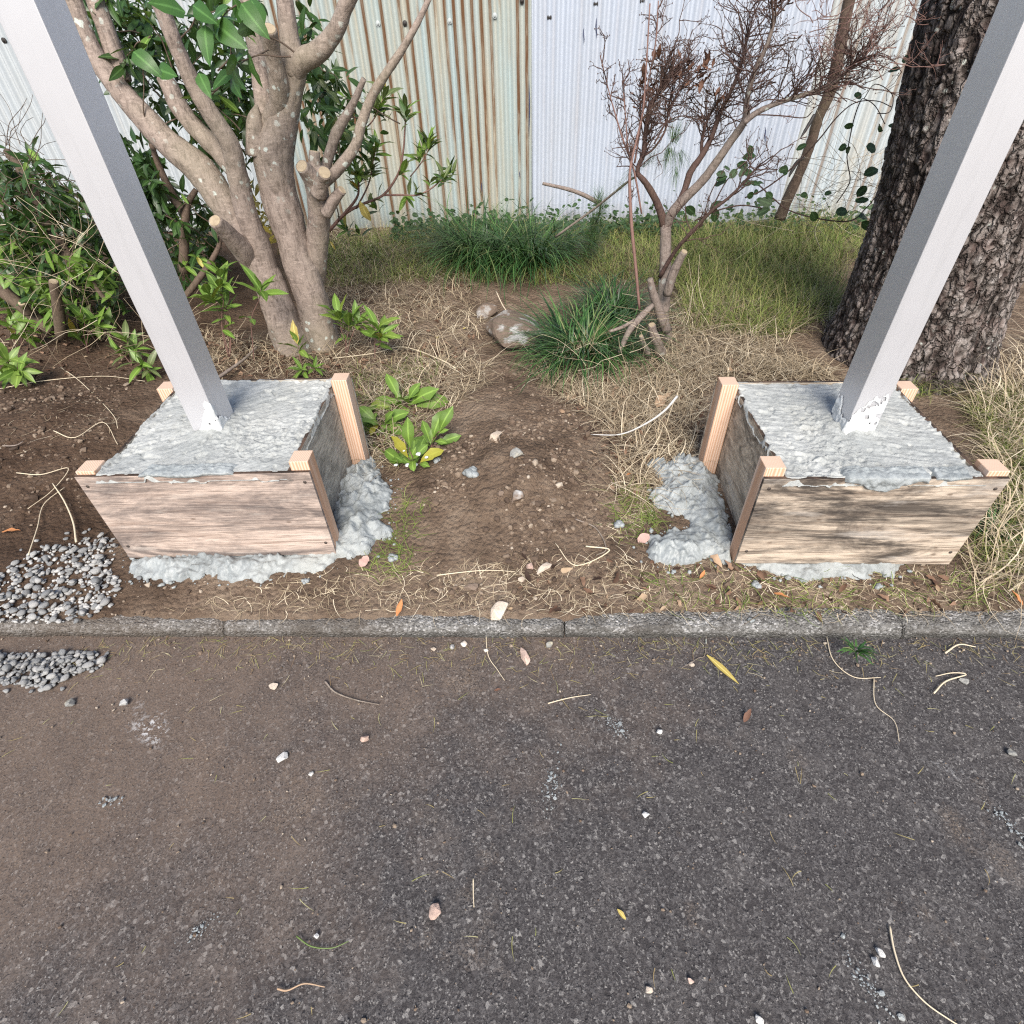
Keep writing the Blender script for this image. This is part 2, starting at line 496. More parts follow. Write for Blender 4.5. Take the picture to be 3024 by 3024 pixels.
def m_fence(name, base, rust, lo=0.62):
    s = NT(name); v = s.coord()
    x, y, z = s.sep(v)
    ph = s.math('MULTIPLY', x, 2*PI/PITCHX)
    gid = s.math('FLOOR', s.math('ADD', s.math('DIVIDE', x, PITCHX), 0.5))
    wn_ = s.n('ShaderNodeTexWhiteNoise', noise_dimensions='1D'); s.l(gid, wn_.inputs['W'])
    gr = wn_.outputs['Value']
    c = s.math('COSINE', s.math('ADD', ph, s.math('MULTIPLY_ADD', s.noise(v, 3, 2), 0.9, -0.45)))
    groove = s.ramp(c, [(0.15, 0.0), (0.75, 1.0)])
    sv = s.coord((22, 22, 1.9))
    st = s.noise(sv, 1.0, 5, 0.7); st2 = s.noise(s.coord((60, 60, 3.0)), 1.0, 3, 0.7)
    nn = s.math('ADD', s.math('MULTIPLY', st, 1.0), s.math('MULTIPLY_ADD', gr, 0.55, -0.28))
    nn = s.math('ADD', nn, s.math('MULTIPLY_ADD', z, 0.10, -0.10))
    nn = s.math('ADD', nn, s.ramp(s.math('ABSOLUTE', s.math('ADD', x, 0.062)), [(0.03, 0.22), (0.06, 0.0)]))
    rm = s.ramp(nn, [(lo-0.13, 0.0), (lo+0.04, 1.0)])
    rm = s.math('MULTIPLY', s.math('MULTIPLY', rm, groove), rust)
    rm = s.math('MULTIPLY', rm, s.ramp(st2, [(0.28, 0.35), (0.55, 1.0)]), clamp=True)
    dust = s.math('MULTIPLY', s.ramp(s.noise(s.coord((9, 9, 0.7)), 1.0, 4), [(0.38, 0.0), (0.70, 0.75)]), rust, clamp=True)
    grime = s.ramp(s.noise(v, 3.0, 5, 0.6), [(0.35, 0.0), (0.8, 0.22)])
    col = s.mix(grime, base, (0.34, 0.34, 0.33))
    col = s.mix(dust, col, (0.40, 0.345, 0.25))
    halo = s.math('MULTIPLY', s.ramp(nn, [(lo-0.30, 0.0), (lo, 0.8)]), s.math('MULTIPLY', s.ramp(c, [(0.0, 0.0), (0.9, 1.0)]), rust))
    col = s.mix(s.math('MULTIPLY', halo, 0.7, clamp=True), col, (0.30, 0.20, 0.105))
    col = s.mix(rm, col, s.mix(st2, (0.060, 0.028, 0.013), (0.145, 0.070, 0.031)))
    spk = s.ramp(s.vor(v, 42), [(0.035, 1.0), (0.06, 0.0)])
    col = s.mix(s.math('MULTIPLY', spk, 0.45), col, (0.12, 0.12, 0.13))
    z0 = s.math('ADD', z, s.math('MULTIPLY', s.noise(v, 7, 4), 0.25))
    col = s.mix(s.ramp(z0, [(0.16, 0.55), (0.42, 0.0)]), col, (0.22, 0.20, 0.16))
    return s.fin(col, s.math('MULTIPLY_ADD', rm, 0.35, 0.5), s.bump(s.noise(v, 24, 3), 0.15, 0.01), spec=0.35)
def m_ply(name, light, dark, stain, amt):
    s = NT(name)
    g = s.n('ShaderNodeTexCoord').outputs['Object']
    v = s.coord(rnd=7.0)
    f = s.noise(s.coord((1.6, 5, 34), rnd=7.0), 1.5, 6, 0.7, 0.7)
    fine = s.noise(s.coord((9, 40, 210), rnd=7.0), 1.0, 4, 0.75)
    col = s.ramp(f, [(0.32, dark), (0.52, light), (0.72, tuple(min(0.8, q*1.22) for q in light))])
    col = s.mix(s.ramp(fine, [(0.34, 0.75), (0.52, 0.0)]), col, tuple(q*0.45 for q in dark))
    spk = s.noise(s.coord((30, 60, 90), rnd=3.0), 1.0, 4, 0.75)
    st = s.math('ADD', s.noise(s.coord((2.6, 5, 5.5), rnd=7.0), 1.0, 6, 0.68, 0.8), s.math('MULTIPLY_ADD', spk, 0.30, -0.15))
    col = s.mix(s.ramp(st, [(0.48, 0.0), (0.72, amt)]), col, stain)
    band = s.noise(s.coord((1.3, 5, 9.0), rnd=11.0, rot=(0, 0.18, 0)), 1.0, 6, 0.66, 1.6)
    col = s.mix(s.ramp(band, [(0.50, 0.0), (0.62, amt*0.85)]), col, tuple(q*0.75 for q in stain))
    pale = s.ramp(s.noise(s.coord((3, 6, 16), rnd=2.0), 1.0, 5, 0.7), [(0.56, 0.0), (0.72, 0.5)])
    col = s.mix(pale, col, (0.58, 0.53, 0.48))
    kn = s.ramp(s.vor(s.coord((1, 1, 2), rnd=5.0), 9), [(0.04, 0.6), (0.10, 0.0)])
    col = s.mix(kn, col, (0.09, 0.055, 0.035))
    nz = s.sep(s.n('ShaderNodeNewGeometry').outputs['Normal'])[2]
    edge = s.ramp(s.math('ABSOLUTE', nz), [(0.7, 0.0), (0.8, 1.0)])
    y = s.sep(g)[1]
    pl = s.math('SINE', s.math('MULTIPLY', y, 2*PI/0.0048))
    ec = s.mix(s.ramp(pl, [(0.3, 0.0), (0.7, 1.0)]), (0.055, 0.036, 0.027), (0.17, 0.115, 0.085))
    col = s.mix(edge, col, s.mix(s.ramp(s.noise(v, 25, 3), [(0.4, 0), (0.6, 1)]), ec, (0.03, 0.022, 0.018)))
    return s.fin(col, 0.85, s.bump(s.math('ADD', fine, f), 0.5, 0.003), spec=0.2)
def m_batten():
    s = NT('pine_batten'); v = s.coord(rnd=5.0)
    nz = s.math('ABSOLUTE', s.sep(s.n('ShaderNodeNewGeometry').outputs['Normal'])[2])
    w = s.n('ShaderNodeTexWave', wave_type='BANDS', bands_direction='X')
    s.l(s.coord((1, 0.7, 0.03), rnd=5.0), w.inputs['Vector']); w.inputs['Scale'].default_value = 34
    w.inputs['Distortion'].default_value = 5.5; w.inputs['Detail'].default_value = 2
    col = s.ramp(w.outputs['Fac'], [(0.1, (0.56, 0.34, 0.22)), (0.5, (0.62, 0.42, 0.30)), (0.9, (0.70, 0.52, 0.41))])
    r = s.n('ShaderNodeTexWave', wave_type='RINGS', rings_direction='Z')
    s.l(s.coord((1, 1, 0.05), rnd=5.0), r.inputs['Vector']); r.inputs['Scale'].default_value = 60
    r.inputs['Distortion'].default_value = 2.0
    e = s.ramp(r.outputs['Fac'], [(0.1, (0.50, 0.345, 0.25)), (0.9, (0.60, 0.45, 0.35))])
    col = s.mix(s.ramp(nz, [(0.7, 0.0), (0.8, 1.0)]), col, e)
    col = s.mix(s.ramp(s.noise(v, 18, 5, 0.7), [(0.55, 0.0), (0.75, 0.25)]), col, (0.25, 0.18, 0.14))
    return s.fin(col, 0.7, s.bump(s.noise(s.coord((60, 60, 6), rnd=5.0), 1.0, 3), 0.25, 0.003), spec=0.3)
def m_concrete(name='wet_concrete', c0=(0.29, 0.305, 0.30), c1=(0.45, 0.46, 0.445), rough=0.6):
    s = NT(name); v = s.coord()
    a = s.noise(v, 4, 6, 0.65); b = s.noise(v, 150, 4, 0.75); c = s.noise(v, 30, 6, 0.75)
    col = s.mix(s.ramp(a, [(0.3, 0.0), (0.7, 1.0)]), c0, c1)
    col = s.mix(s.ramp(c, [(0.34, 0.55), (0.50, 0.0)]), col, tuple(q*0.55 for q in c0))
    col = s.mix(s.ramp(c, [(0.58, 0.0), (0.72, 0.5)]), col, tuple(min(1, q*1.25) for q in c1))
    col = s.mix(s.ramp(b, [(0.60, 0.0), (0.75, 0.45)]), col, (0.22, 0.21, 0.19))
    col = s.mix(s.ramp(s.noise(v, 2.5, 3), [(0.52, 0.0), (0.72, 0.30)]), col, (0.44, 0.42, 0.34))
    m_ = s.ramp(s.noise(v, 6, 3), [(0.38, 0.25), (0.60, 1.0)])
    h = s.math('MULTIPLY', s.math('ADD', s.math('MULTIPLY', b, 0.5), c), m_)
    return s.fin(col, s.math('MULTIPLY_ADD', a, 0.5, rough-0.25), s.bump(h, 0.7, 0.008), spec=0.4)
def m_alu():
    s = NT('satin_aluminium'); v = s.coord((60, 60, 0.6))
    a = s.noise(v, 1.0, 3, 0.6); b = s.noise(s.coord(), 9, 4, 0.6)
    col = s.mix(b, (0.56, 0.56, 0.585), (0.65, 0.65, 0.675))
    zl_ = s.sep(s.coord())[2]
    spk = s.math('MULTIPLY', s.ramp(s.vor(s.coord(), 55), [(0.06, 1.0), (0.12, 0.0)]), s.ramp(s.math('ADD', zl_, s.math('MULTIPLY', b, 0.5)), [(0.30, 0.9), (0.85, 0.0)]))
    col = s.mix(spk, col, (0.72, 0.72, 0.70))
    scf = s.ramp(s.noise(s.coord((30, 30, 2.2)), 1.0, 5, 0.75), [(0.52, 0.0), (0.72, 0.30)])
    col = s.mix(scf, col, (0.45, 0.45, 0.46))
    return s.fin(col, s.math('MULTIPLY_ADD', a, 0.08, 0.36), s.bump(a, 0.02, 0.002), metal=0.45)
def m_bark(name, c0, c1, lichen=0.0, scale=1.0, rough=0.8, bs=0.5, streak=3.0):
    s = NT(name); v = s.coord()
    a = s.noise(v, 7*scale, 5, 0.65); b = s.noise(s.coord((1, 1, 1/streak)), 60*scale, 4, 0.7)
    col = s.mix(a, c0, c1)
    col = s.mix(s.ramp(b, [(0.32, 0.75), (0.52, 0.0)]), col, tuple(q*0.5 for q in c0))
    col = s.mix(s.ramp(s.noise(s.coord((1, 1, 4.0)), 26*scale, 5, 0.75), [(0.53, 0.0), (0.68, 0.65)]), col, tuple(min(1, q*1.25) for q in c1))
    col = s.mix(s.ramp(s.noise(s.coord((1, 1, 3.0)), 15*scale, 5, 0.7), [(0.30, 0.7), (0.44, 0.0)]), col, tuple(q*0.6 for q in c0))
    col = s.mix(s.ramp(s.noise(v, 2.2*scale, 3), [(0.45, 0.0), (0.7, 0.5)]), col, tuple(q*0.8*w for q, w in zip(c1, (0.85, 0.95, 0.75))))
    if lichen:
        d = s.math('ADD', s.vor(v, 24), s.math('MULTIPLY_ADD', s.noise(v, 38, 4, 0.7), 0.9, -0.45))
        lm = s.math('MULTIPLY', s.ramp(d, [(0.19, 1.0), (0.26, 0.0)]), s.ramp(s.noise(v, 2.6, 3), [(0.50, 0.0), (0.58, 0.9)]))
        col = s.mix(lm, col, s.mix(b, (0.40, 0.45, 0.41), (0.58, 0.60, 0.54)))
    return s.fin(col, rough, s.bump(s.math('ADD', b, s.math('MULTIPLY', a, 0.7)), bs, 0.008), spec=0.25)
def m_pine_bark():
    s = NT('pine_bark'); v = s.coord(); t = s.attr()
    a = s.noise(v, 12, 5, 0.65); b = s.noise(s.coord((1, 1, 0.8)), 48, 5, 0.75)
    col = s.ramp(t, [(0.05, (0.030, 0.023, 0.020)), (0.35, (0.18, 0.155, 0.140)), (0.7, (0.32, 0.285, 0.265)), (1.0, (0.44, 0.405, 0.385))])
    col = s.mix(s.ramp(a, [(0.45, 0.0), (0.75, 0.6)]), col, (0.22, 0.155, 0.140))
    col = s.mix(s.ramp(b, [(0.32, 0.8), (0.48, 0.0)]), col, (0.035, 0.028, 0.025))
    wn3 = s.n('ShaderNodeTexNoise'); s.l(v, wn3.inputs['Vector']); wn3.inputs['Scale'].default_value = 14; wn3.inputs['Detail'].default_value = 4
    dv = s.n('ShaderNodeVectorMath', operation='MULTIPLY_ADD'); s.l(wn3.outputs['Color'], dv.inputs[0]); dv.inputs[1].default_value = (0.09, 0.09, 0.09); s.l(s.coord((1, 1, 0.42)), dv.inputs[2])
    crk = s.vor(dv.outputs[0], 30, 'DISTANCE_TO_EDGE')
    ck = s.ramp(crk, [(0.02, 1.0), (0.10, 0.0)])
    col = s.mix(s.math('MULTIPLY', ck, 0.6), col, (0.045, 0.036, 0.031))
    d = s.math('ADD', s.vor(v, 26), s.math('MULTIPLY_ADD', b, 0.8, -0.4))
    lm = s.math('MULTIPLY', s.ramp(d, [(0.10, 1.0), (0.18, 0.0)]), s.ramp(s.noise(v, 2.6, 3), [(0.47, 0.0), (0.56, 0.9)]))
    col = s.mix(lm, col, (0.44, 0.46, 0.42))
    return s.fin(col, 0.9, s.bump(s.math('ADD', s.math('ADD', b, a), s.math('MULTIPLY', s.ramp(crk, [(0.0, 0.0), (0.16, 1.0)]), 1.3)), 1.0, 0.014), spec=0.2)
def m_leaf(name, c0, c1, rough=0.35, trans=0.35, yellow=None, spec=0.5):
    s = NT(name); v = s.coord((1, 1, 1))
    r = s.rand(); t = s.attr()
    col = s.mix(s.math('ADD', s.math('ADD', s.math('MULTIPLY', r, 0.45), s.math('MULTIPLY', s.noise(v, 30, 3), 0.25)), s.math('MULTIPLY', s.math('MINIMUM', t, 0.8), 0.35), clamp=True), c0, c1)
    col = s.mix(s.ramp(t, [(0.86, 0.0), (0.98, 0.55)]), col, tuple(min(1, q*1.9+0.02) for q in c1))   # pale midrib
    if yellow:
        r2 = s.n('ShaderNodeTexWhiteNoise', noise_dimensions='1D'); s.l(r, r2.inputs['W'])
        col = s.mix(s.ramp(r2.outputs['Value'], [(0.97, 0.0), (0.985, 0.8)]), col, yellow)
    s.fin(col, rough, s.bump(s.noise(v, 60, 2), 0.12, 0.004), spec=spec)
    tr = s.n('ShaderNodeBsdfTranslucent'); s.l(s.mix(0.5, col, (0.20, 0.30, 0.04), 'MIX'), tr.inputs[0])
    mx = s.n('ShaderNodeMixShader'); mx.inputs[0].default_value = trans*0.6
    s.l(s.b.outputs[0], mx.inputs[1]); s.l(tr.outputs[0], mx.inputs[2]); s.l(mx.outputs[0], s.out.inputs[0])
    return s.m
def m_blade(name, stops, rough=0.6):
    s = NT(name); t = s.attr()
    return s.fin(s.ramp(t, stops), rough, spec=0.3)
def m_stone(name, c0, c1, speck=None, rough=0.85, scale=1.0):
    s = NT(name); v = s.coord(rnd=9.0); r = s.rand()
    a = s.noise(v, 22*scale, 5, 0.65)
    col = s.mix(s.math('MULTIPLY_ADD', r, 0.6, s.math('MULTIPLY', a, 0.45), clamp=True), c0, c1)
    col = s.mix(s.ramp(s.noise(v, 60*scale, 4, 0.7), [(0.3, 0.55), (0.5, 0.0)]), col, tuple(q*0.5 for q in c0))
    if speck:
        col = s.mix(s.ramp(s.noise(v, 9*scale, 4, 0.6), [(0.52, 0.0), (0.62, 0.85)]), col, speck)
    return s.fin(col, rough, s.bump(s.noise(v, 90*scale, 4, 0.7), 0.6, 0.006), spec=0.3)
def m_plain(name, c0, c1, scale=40, rough=0.7, bump=0.3):
    s = NT(name); v = s.coord(rnd=4.0); a = s.noise(v, scale, 4, 0.6)
    return s.fin(s.mix(a, c0, c1), rough, s.bump(a, bump, 0.004))

MAT = dict(
    asphalt=m_asphalt(), soil=m_soil(), kerb=m_kerb(),
    fence_white=m_fence('white_sheet', (0.41, 0.455, 0.535), 0.10, 0.72),
    fence_rust=m_fence('rusty_sheet', (0.33, 0.405, 0.41), 1.0, 0.47),
    fence_mid=m_fence('weathered_sheet', (0.43, 0.49, 0.53), 0.6, 0.55),
    fence_grey=m_fence('grey_sheet', (0.42, 0.46, 0.49), 0.12, 0.70),
    ply_a=m_ply('weathered_plywood', (0.52, 0.42, 0.36), (0.30, 0.22, 0.18), (0.095, 0.082, 0.082), 0.85),
    ply_b=m_ply('streaked_plywood', (0.52, 0.435, 0.35), (0.27, 0.20, 0.15), (0.040, 0.034, 0.032), 1.0),
    ply_side=m_ply('grey_plywood', (0.52, 0.48, 0.41), (0.32, 0.285, 0.24), (0.17, 0.158, 0.138), 0.6),
    ply_side2=m_ply('tan_plywood', (0.60, 0.50, 0.385), (0.36, 0.275, 0.20), (0.10, 0.084, 0.068), 0.85),
    batten=m_batten(),
    conc=m_concrete(), conc_spill=m_concrete('wet_concrete_spill', (0.20, 0.22, 0.225), (0.35, 0.375, 0.38), 0.42),
    mortar=m_concrete('cement_smear', (0.56, 0.58, 0.59), (0.74, 0.75, 0.74), 0.7),
    alu=m_alu(),
    bark=m_bark('smooth_bark', (0.17, 0.130, 0.108), (0.38, 0.31, 0.268), lichen=1.0, bs=0.8),
    bark_dark=m_bark('brown_bark', (0.065, 0.045, 0.034), (0.15, 0.108, 0.083), bs=0.5),
    bark_twig=m_bark('twig_bark', (0.055, 0.032, 0.028), (0.14, 0.088, 0.075), scale=2.0, bs=0.4),
    bark_grey=m_bark('grey_twig_bark', (0.14, 0.105, 0.088), (0.30, 0.25, 0.22), scale=1.6, bs=0.5, lichen=0.3),
    bark_red=m_plain('red_stem', (0.12, 0.062, 0.050), (0.25, 0.145, 0.12), 30),
    pine=m_pine_bark(),
    cut=m_plain('cut_wood', (0.20, 0.145, 0.09), (0.50, 0.41, 0.28), 45),
    rot=m_plain('rotten_wood', (0.10, 0.045, 0.025), (0.28, 0.14, 0.08), 70, 0.9, 0.8),
    leaf_dark=m_leaf('glossy_dark_leaf', (0.012, 0.032, 0.009), (0.050, 0.105, 0.026), 0.38, 0.3, spec=0.4),
    leaf_big=m_leaf('big_glossy_leaf', (0.030, 0.085, 0.020), (0.075, 0.17, 0.040), 0.36, 0.3, spec=0.35),
    leaf_mid=m_leaf('green_leaf', (0.055, 0.120, 0.017), (0.185, 0.300, 0.052), 0.45, 0.4, (0.42, 0.36, 0.05)),
    leaf_olive=m_leaf('olive_leaf', (0.055, 0.085, 0.026), (0.14, 0.175, 0.065), 0.4, 0.3, (0.45, 0.33, 0.05)),
    leaf_yellow=m_leaf('yellow_leaf', (0.42, 0.31, 0.07), (0.54, 0.45, 0.15), 0.5, 0.3),
    leaf_lime=m_leaf('lime_leaf', (0.09, 0.18, 0.025), (0.20, 0.29, 0.055), 0.45, 0.4),
    leaf_round=m_leaf('round_dark_leaf', (0.012, 0.030, 0.010), (0.040, 0.080, 0.028), 0.5, 0.25, spec=0.25),
    dead_tan=m_plain('dead_leaf_tan', (0.30, 0.19, 0.115), (0.46, 0.33, 0.22), 40),
    dead_brown=m_plain('dead_leaf_brown', (0.075, 0.035, 0.022), (0.20, 0.10, 0.062), 40),
    dead_pink=m_plain('dead_leaf_pink', (0.38, 0.23, 0.19), (0.55, 0.38, 0.33), 40),
    dead_orange=m_plain('dead_leaf_orange', (0.34, 0.12, 0.04), (0.52, 0.24, 0.09), 40),
    tuft=m_blade('dark_tuft_blade', [(0.0, (0.006, 0.020, 0.006)), (0.5, (0.026, 0.075, 0.020)), (0.85, (0.080, 0.17, 0.045)), (1.0, (0.17, 0.19, 0.08))], 0.4),
    grass=m_blade('fine_grass_blade', [(0.0, (0.035, 0.068, 0.011)), (0.45, (0.150, 0.205, 0.042)), (0.75, (0.27, 0.28, 0.09)), (1.0, (0.34, 0.27, 0.14))]),
    straw=m_blade('dry_grass_blade', [(0.0, (0.085, 0.060, 0.040)), (0.4, (0.24, 0.185, 0.12)), (0.75, (0.46, 0.375, 0.255)), (1.0, (0.68, 0.59, 0.44))]),
    needle=m_blade('pine_needle', [(0.0, (0.012, 0.040, 0.012)), (0.6, (0.05, 0.12, 0.03)), (1.0, (0.14, 0.19, 0.06))], 0.45),
    litter=m_blade('litter_bits', [(0.0, (0.035, 0.020, 0.014)), (0.5, (0.12, 0.066, 0.042)), (0.8, (0.24, 0.15, 0.10)), (1.0, (0.42, 0.33, 0.22))], 0.8),
    clip=m_blade('clippings', [(0.0, (0.22, 0.14, 0.08)), (0.5, (0.34, 0.29, 0.12)), (0.8, (0.20, 0.22, 0.06)), (1.0, (0.52, 0.45, 0.30))]),
    st_brown=m_stone('brown_stone', (0.12, 0.088, 0.066), (0.25, 0.19, 0.15), (0.42, 0.42, 0.41)),
    st_pale=m_stone('pale_stone', (0.34, 0.27, 0.205), (0.56, 0.48, 0.40), (0.66, 0.62, 0.56)),
    st_grey=m_stone('grey_stone', (0.20, 0.20, 0.19), (0.36, 0.355, 0.33), (0.42, 0.38, 0.28)),
    st_white=m_stone('white_chip', (0.46, 0.45, 0.43), (0.66, 0.65, 0.63)),
    st_pink=m_stone('pink_stone', (0.42, 0.29, 0.235), (0.56, 0.43, 0.365)),
    pebble=m_stone('grey_pebble', (0.13, 0.14, 0.15), (0.52, 0.51, 0.49), None, 0.65),
    crumb=m_blade('soil_crumbs', [(0.0, (0.055, 0.037, 0.027)), (0.55, (0.14, 0.10, 0.072)), (0.85, (0.26, 0.205, 0.155)), (1.0, (0.42, 0.36, 0.29))], 0.95),
    bolt=m_plain('black_bolt', (0.010, 0.009, 0.009), (0.03, 0.024, 0.02), 60, 0.6),
    washer=m_plain('grey_washer', (0.30, 0.33, 0.33), (0.42, 0.45, 0.45), 60, 0.6),
    scratch=m_plain('dark_blue_scratch', (0.012, 0.02, 0.06), (0.03, 0.04, 0.10), 60, 0.6),
    screw=m_plain('rusty_screw', (0.03, 0.025, 0.022), (0.08, 0.06, 0.05), 60, 0.6),
)
# ------------------------------------------------------------------ ground, road, kerb, planting bed
mb = MB(); mb.add([(-60, -60, -0.12), (60, -60, -0.12), (60, 60, -0.12), (-60, 60, -0.12)], np.array([[0, 1, 2, 3]]))
tag(mb.build('ground', MAT['soil']), kind='structure')
xs = np.concatenate([np.linspace(-14, -2.2, 25), np.linspace(-2.1, 2.1, 260), np.linspace(2.2, 14, 25)])
ys = np.concatenate([np.linspace(-10, -0.2, 20), np.linspace(-0.15, 1.06, 80)])
X, Y = np.meshgrid(xs, ys)
Z = 0.003*fbm(X*3, Y*3, 0, 3, 21)+0.0015*fbm(X*25, Y*25, 0, 2, 22)-0.004
mb = MB(); mb.add(np.stack([X, Y, Z], -1), grid_faces(len(xs), len(ys)))
tag(mb.build('road', MAT['asphalt']), kind='structure')

xs = np.concatenate([np.linspace(-5.5, -2.25, 70), np.arange(-2.2, 2.2, 0.0085), np.linspace(2.25, 5.5, 70)])
ys = np.concatenate([np.arange(1.045, 2.5, 0.0085), np.linspace(2.51, 6.5, 190)])
X, Y = np.meshgrid(xs, ys)
Z = bed(X, Y)
edge = 1.045+0.022*fbm(X*4, 3.3, 0, 3, 31)+0.036*sstep(-0.3, 0.9, X)+0.008*fbm(X*40, 0.5, 0, 2, 32)
Z = Z-0.035*sstep(0.022, -0.02, Y-edge)
mb = MB(); mb.add(np.stack([X, Y, Z], -1), grid_faces(len(xs), len(ys)))
tag(mb.build('planting_bed', MAT['soil']), kind='structure')

# kerb stones, butted with open joints
kerb = thing('kerb', None, None, (0, 1.07, 0)); kerb['kind'] = 'structure'
jx = [-4.6, -3.55, -2.50, -0.94, 0.105, 1.103, 2.10, 3.1, 4.1, 5.0]
prof = [(y_, z_*0.74 if z_ > 0 else z_) for y_, z_ in [(1.019, -0.12), (1.0175, 0.0), (1.0165, 0.022), (1.018, 0.038), (1.0235, 0.050), (1.033, 0.0575), (1.046, 0.0605), (1.075, 0.062), (1.11, 0.062), (1.15, 0.062), (1.15, -0.12)]]
for i in range(len(jx)-1):
    a, b = jx[i]+0.0018, jx[i+1]-0.0018
    n = max(20, int((b-a)/0.007)); u = np.linspace(0, 1, n)
    P = np.array(prof); P = np.vstack([crom(P[1:9], 4), P[9:], P[:1]])
    xx = a+(b-a)*u
    V = np.zeros((n, len(P), 3)); V[:, :, 0] = xx[:, None]
    end = np.exp(-np.minimum(u, 1-u)*(b-a)/0.008)
    dn = 0.0035*fbm(xx[:, None]*18, np.arange(len(P))[None, :]*0.35, 0, 4, 40+i)+0.004*np.minimum(0, fbm(xx[:, None]*5, np.arange(len(P))[None, :]*0.15, 0, 3, 60+i)+0.1)
    V[:, :, 1] = P[None, :, 0]-dn+end[:, None]*0.006*(P[None, :, 1] > 0.022)
    V[:, :, 2] = P[None, :, 1]+dn*0.8-end[:, None]*0.006*(P[None, :, 1] > 0.022)
    m_, k = n, len(P)
    idx = np.arange(m_*k).reshape(m_, k)
    q = np.stack([idx[:-1], idx[1:], np.roll(idx, -1, 1)[1:], np.roll(idx, -1, 1)[:-1]], -1).reshape(-1, 4)
    mb = MB(); mb.add(V, [q, idx[:1], idx[-1:, ::-1]])
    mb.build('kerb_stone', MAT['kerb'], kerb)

# ------------------------------------------------------------------ corrugated fence
FY = 5.10
fence = thing('corrugated_fence', 'tall corrugated sheet metal fence, part white, part streaked with rust, behind the planting', 'fence', (0, FY, 0))
def fence_y(x, off=0.0):
    return FY+off+0.0115*np.cos(2*PI*x/PITCHX)
def sheet(x0, x1, mat, off, label=None, lip=False):
    n = int((x1-x0)/(PITCHX/10)); xx = np.linspace(x0, x1, n)
    zz = np.linspace(-0.1, 2.5, 14)
    X, Z = np.meshgrid(xx, zz)
    Yv = fence_y(X, off)+0.006*fbm(X*1.3, Z*1.1, off*100, 2, 71)
    mb = MB(); mb.add(np.stack([X, Yv, Z], -1), grid_faces(n, len(zz)))
    mb.add(np.stack([X, Yv+0.0012, Z], -1), grid_faces(n, len(zz))[:, ::-1])
    o = mb.build('sheet', MAT[mat], fence)
    if label: o['label'] = label
sheet(-5.6, -3.95, 'fence_grey', 0.0)
sheet(-4.00, -2.72, 'fence_grey', -0.004)
sheet(-2.78, -1.92, 'fence_grey', -0.002)
sheet(-1.98, -1.24, 'fence_rust', 0.003)
sheet(-1.28, -0.52, 'fence_rust', -0.003, 'rust streaked grey green sheet')
sheet(-0.56, 0.045, 'fence_rust', 0.002, 'heavily rusted sheet beside the white one')
sheet(0.038, 0.94, 'fence_white', -0.010, 'clean white sheet')
sheet(0.90, 1.72, 'fence_white', -0.013)
sheet(1.68, 2.06, 'fence_white', -0.009)
sheet(2.02, 2.85, 'fence_mid', 0.001, 'weathered blue white sheet with light rust')
sheet(2.80, 3.7, 'fence_mid', -0.004)
sheet(3.66, 5.6, 'fence_grey', 0.0)
# folded edge strip where the white sheets start
mb = MB(); mb.box((0.034, FY-0.026, -0.05), (0.041, FY+0.002, 2.5))
mb.build('edge_strip', MAT['fence_white'], fence)
def bolt(px, py, mat):
    p = D(px, py, FY-0.014)
    k = round((p[0]/PITCHX)-0.5)+0.5; p[0] = k*PITCHX      # bolts sit on the crests
    if abs(p[0]-0.04) < 0.02: p[0] -= PITCHX
    a = np.linspace(0, 2*PI, 14, endpoint=False); mb = MB()
    for r0, y0, r1, y1 in ((0.0165, 0.004, 0.0155, -0.003), (0.0155, -0.003, 0.007, -0.0055), (0.007, -0.0055, 0.006, -0.011), (0.006, -0.011, 0.0005, -0.0125)):
        r_ = np.concatenate([np.stack([p[0]+r*np.cos(a), np.full(14, p[1]+y), p[2]+r*1.1*np.sin(a)], -1) for r, y in ((r0, y0), (r1, y1))])
        i = np.arange(14); mb.add(r_, np.stack([i, (i+1) % 14, 14+(i+1) % 14, 14+i], 1))
    mb.build('bolt', MAT[mat], fence, smooth=False)
for px, py, c in [(1112, 70, 'washer'), (1204, 69, 'bolt'), (1324, 63, 'washer'), (1448, 47, 'washer'), (1560, 2, 'bolt'), (1626, 52, 'bolt'), (1748, 12, 'bolt'),
                  (1891, 3, 'bolt'), (2100, -8, 'bolt'), (2290, 8, 'bolt'), (1000, 66, 'washer'), (860, 66, 'washer'), (2, 120, 'bolt'), (700, 60, 'washer')]:
    bolt(px, py, c)
for px, y0, y1, w in [(1563, 236, 405, 0.004), (1724, 80, 128, 0.0035), (1761, 52, 113, 0.0045), (2262, 375, 420, 0.004), (1422, 537, 570, 0.003), (1535, 505, 525, 0.003)]:
    a = D(px, y0, FY-0.021); b = D(px, y1, FY-0.021)
    t = np.linspace(0, 1, 8); mb = MB()
    c = a[None]*(1-t)[:, None]+b[None]*t[:, None]
    c[:, 0] += 0.002*np.sin(t*7+px)
    c[:, 1] = fence_y(c[:, 0], -0.016)
    ww = w*np.clip(np.sin(t*PI)+0.1, 0, 1)
    mb.add(np.stack([c-np.outer(ww, [1, 0, 0]), c+np.outer(ww, [1, 0, 0])], 1), np.stack([np.arange(7)*2, np.arange(7)*2+1, np.arange(7)*2+3, np.arange(7)*2+2], 1))
    mb.build('scratch', MAT['scratch'], fence)

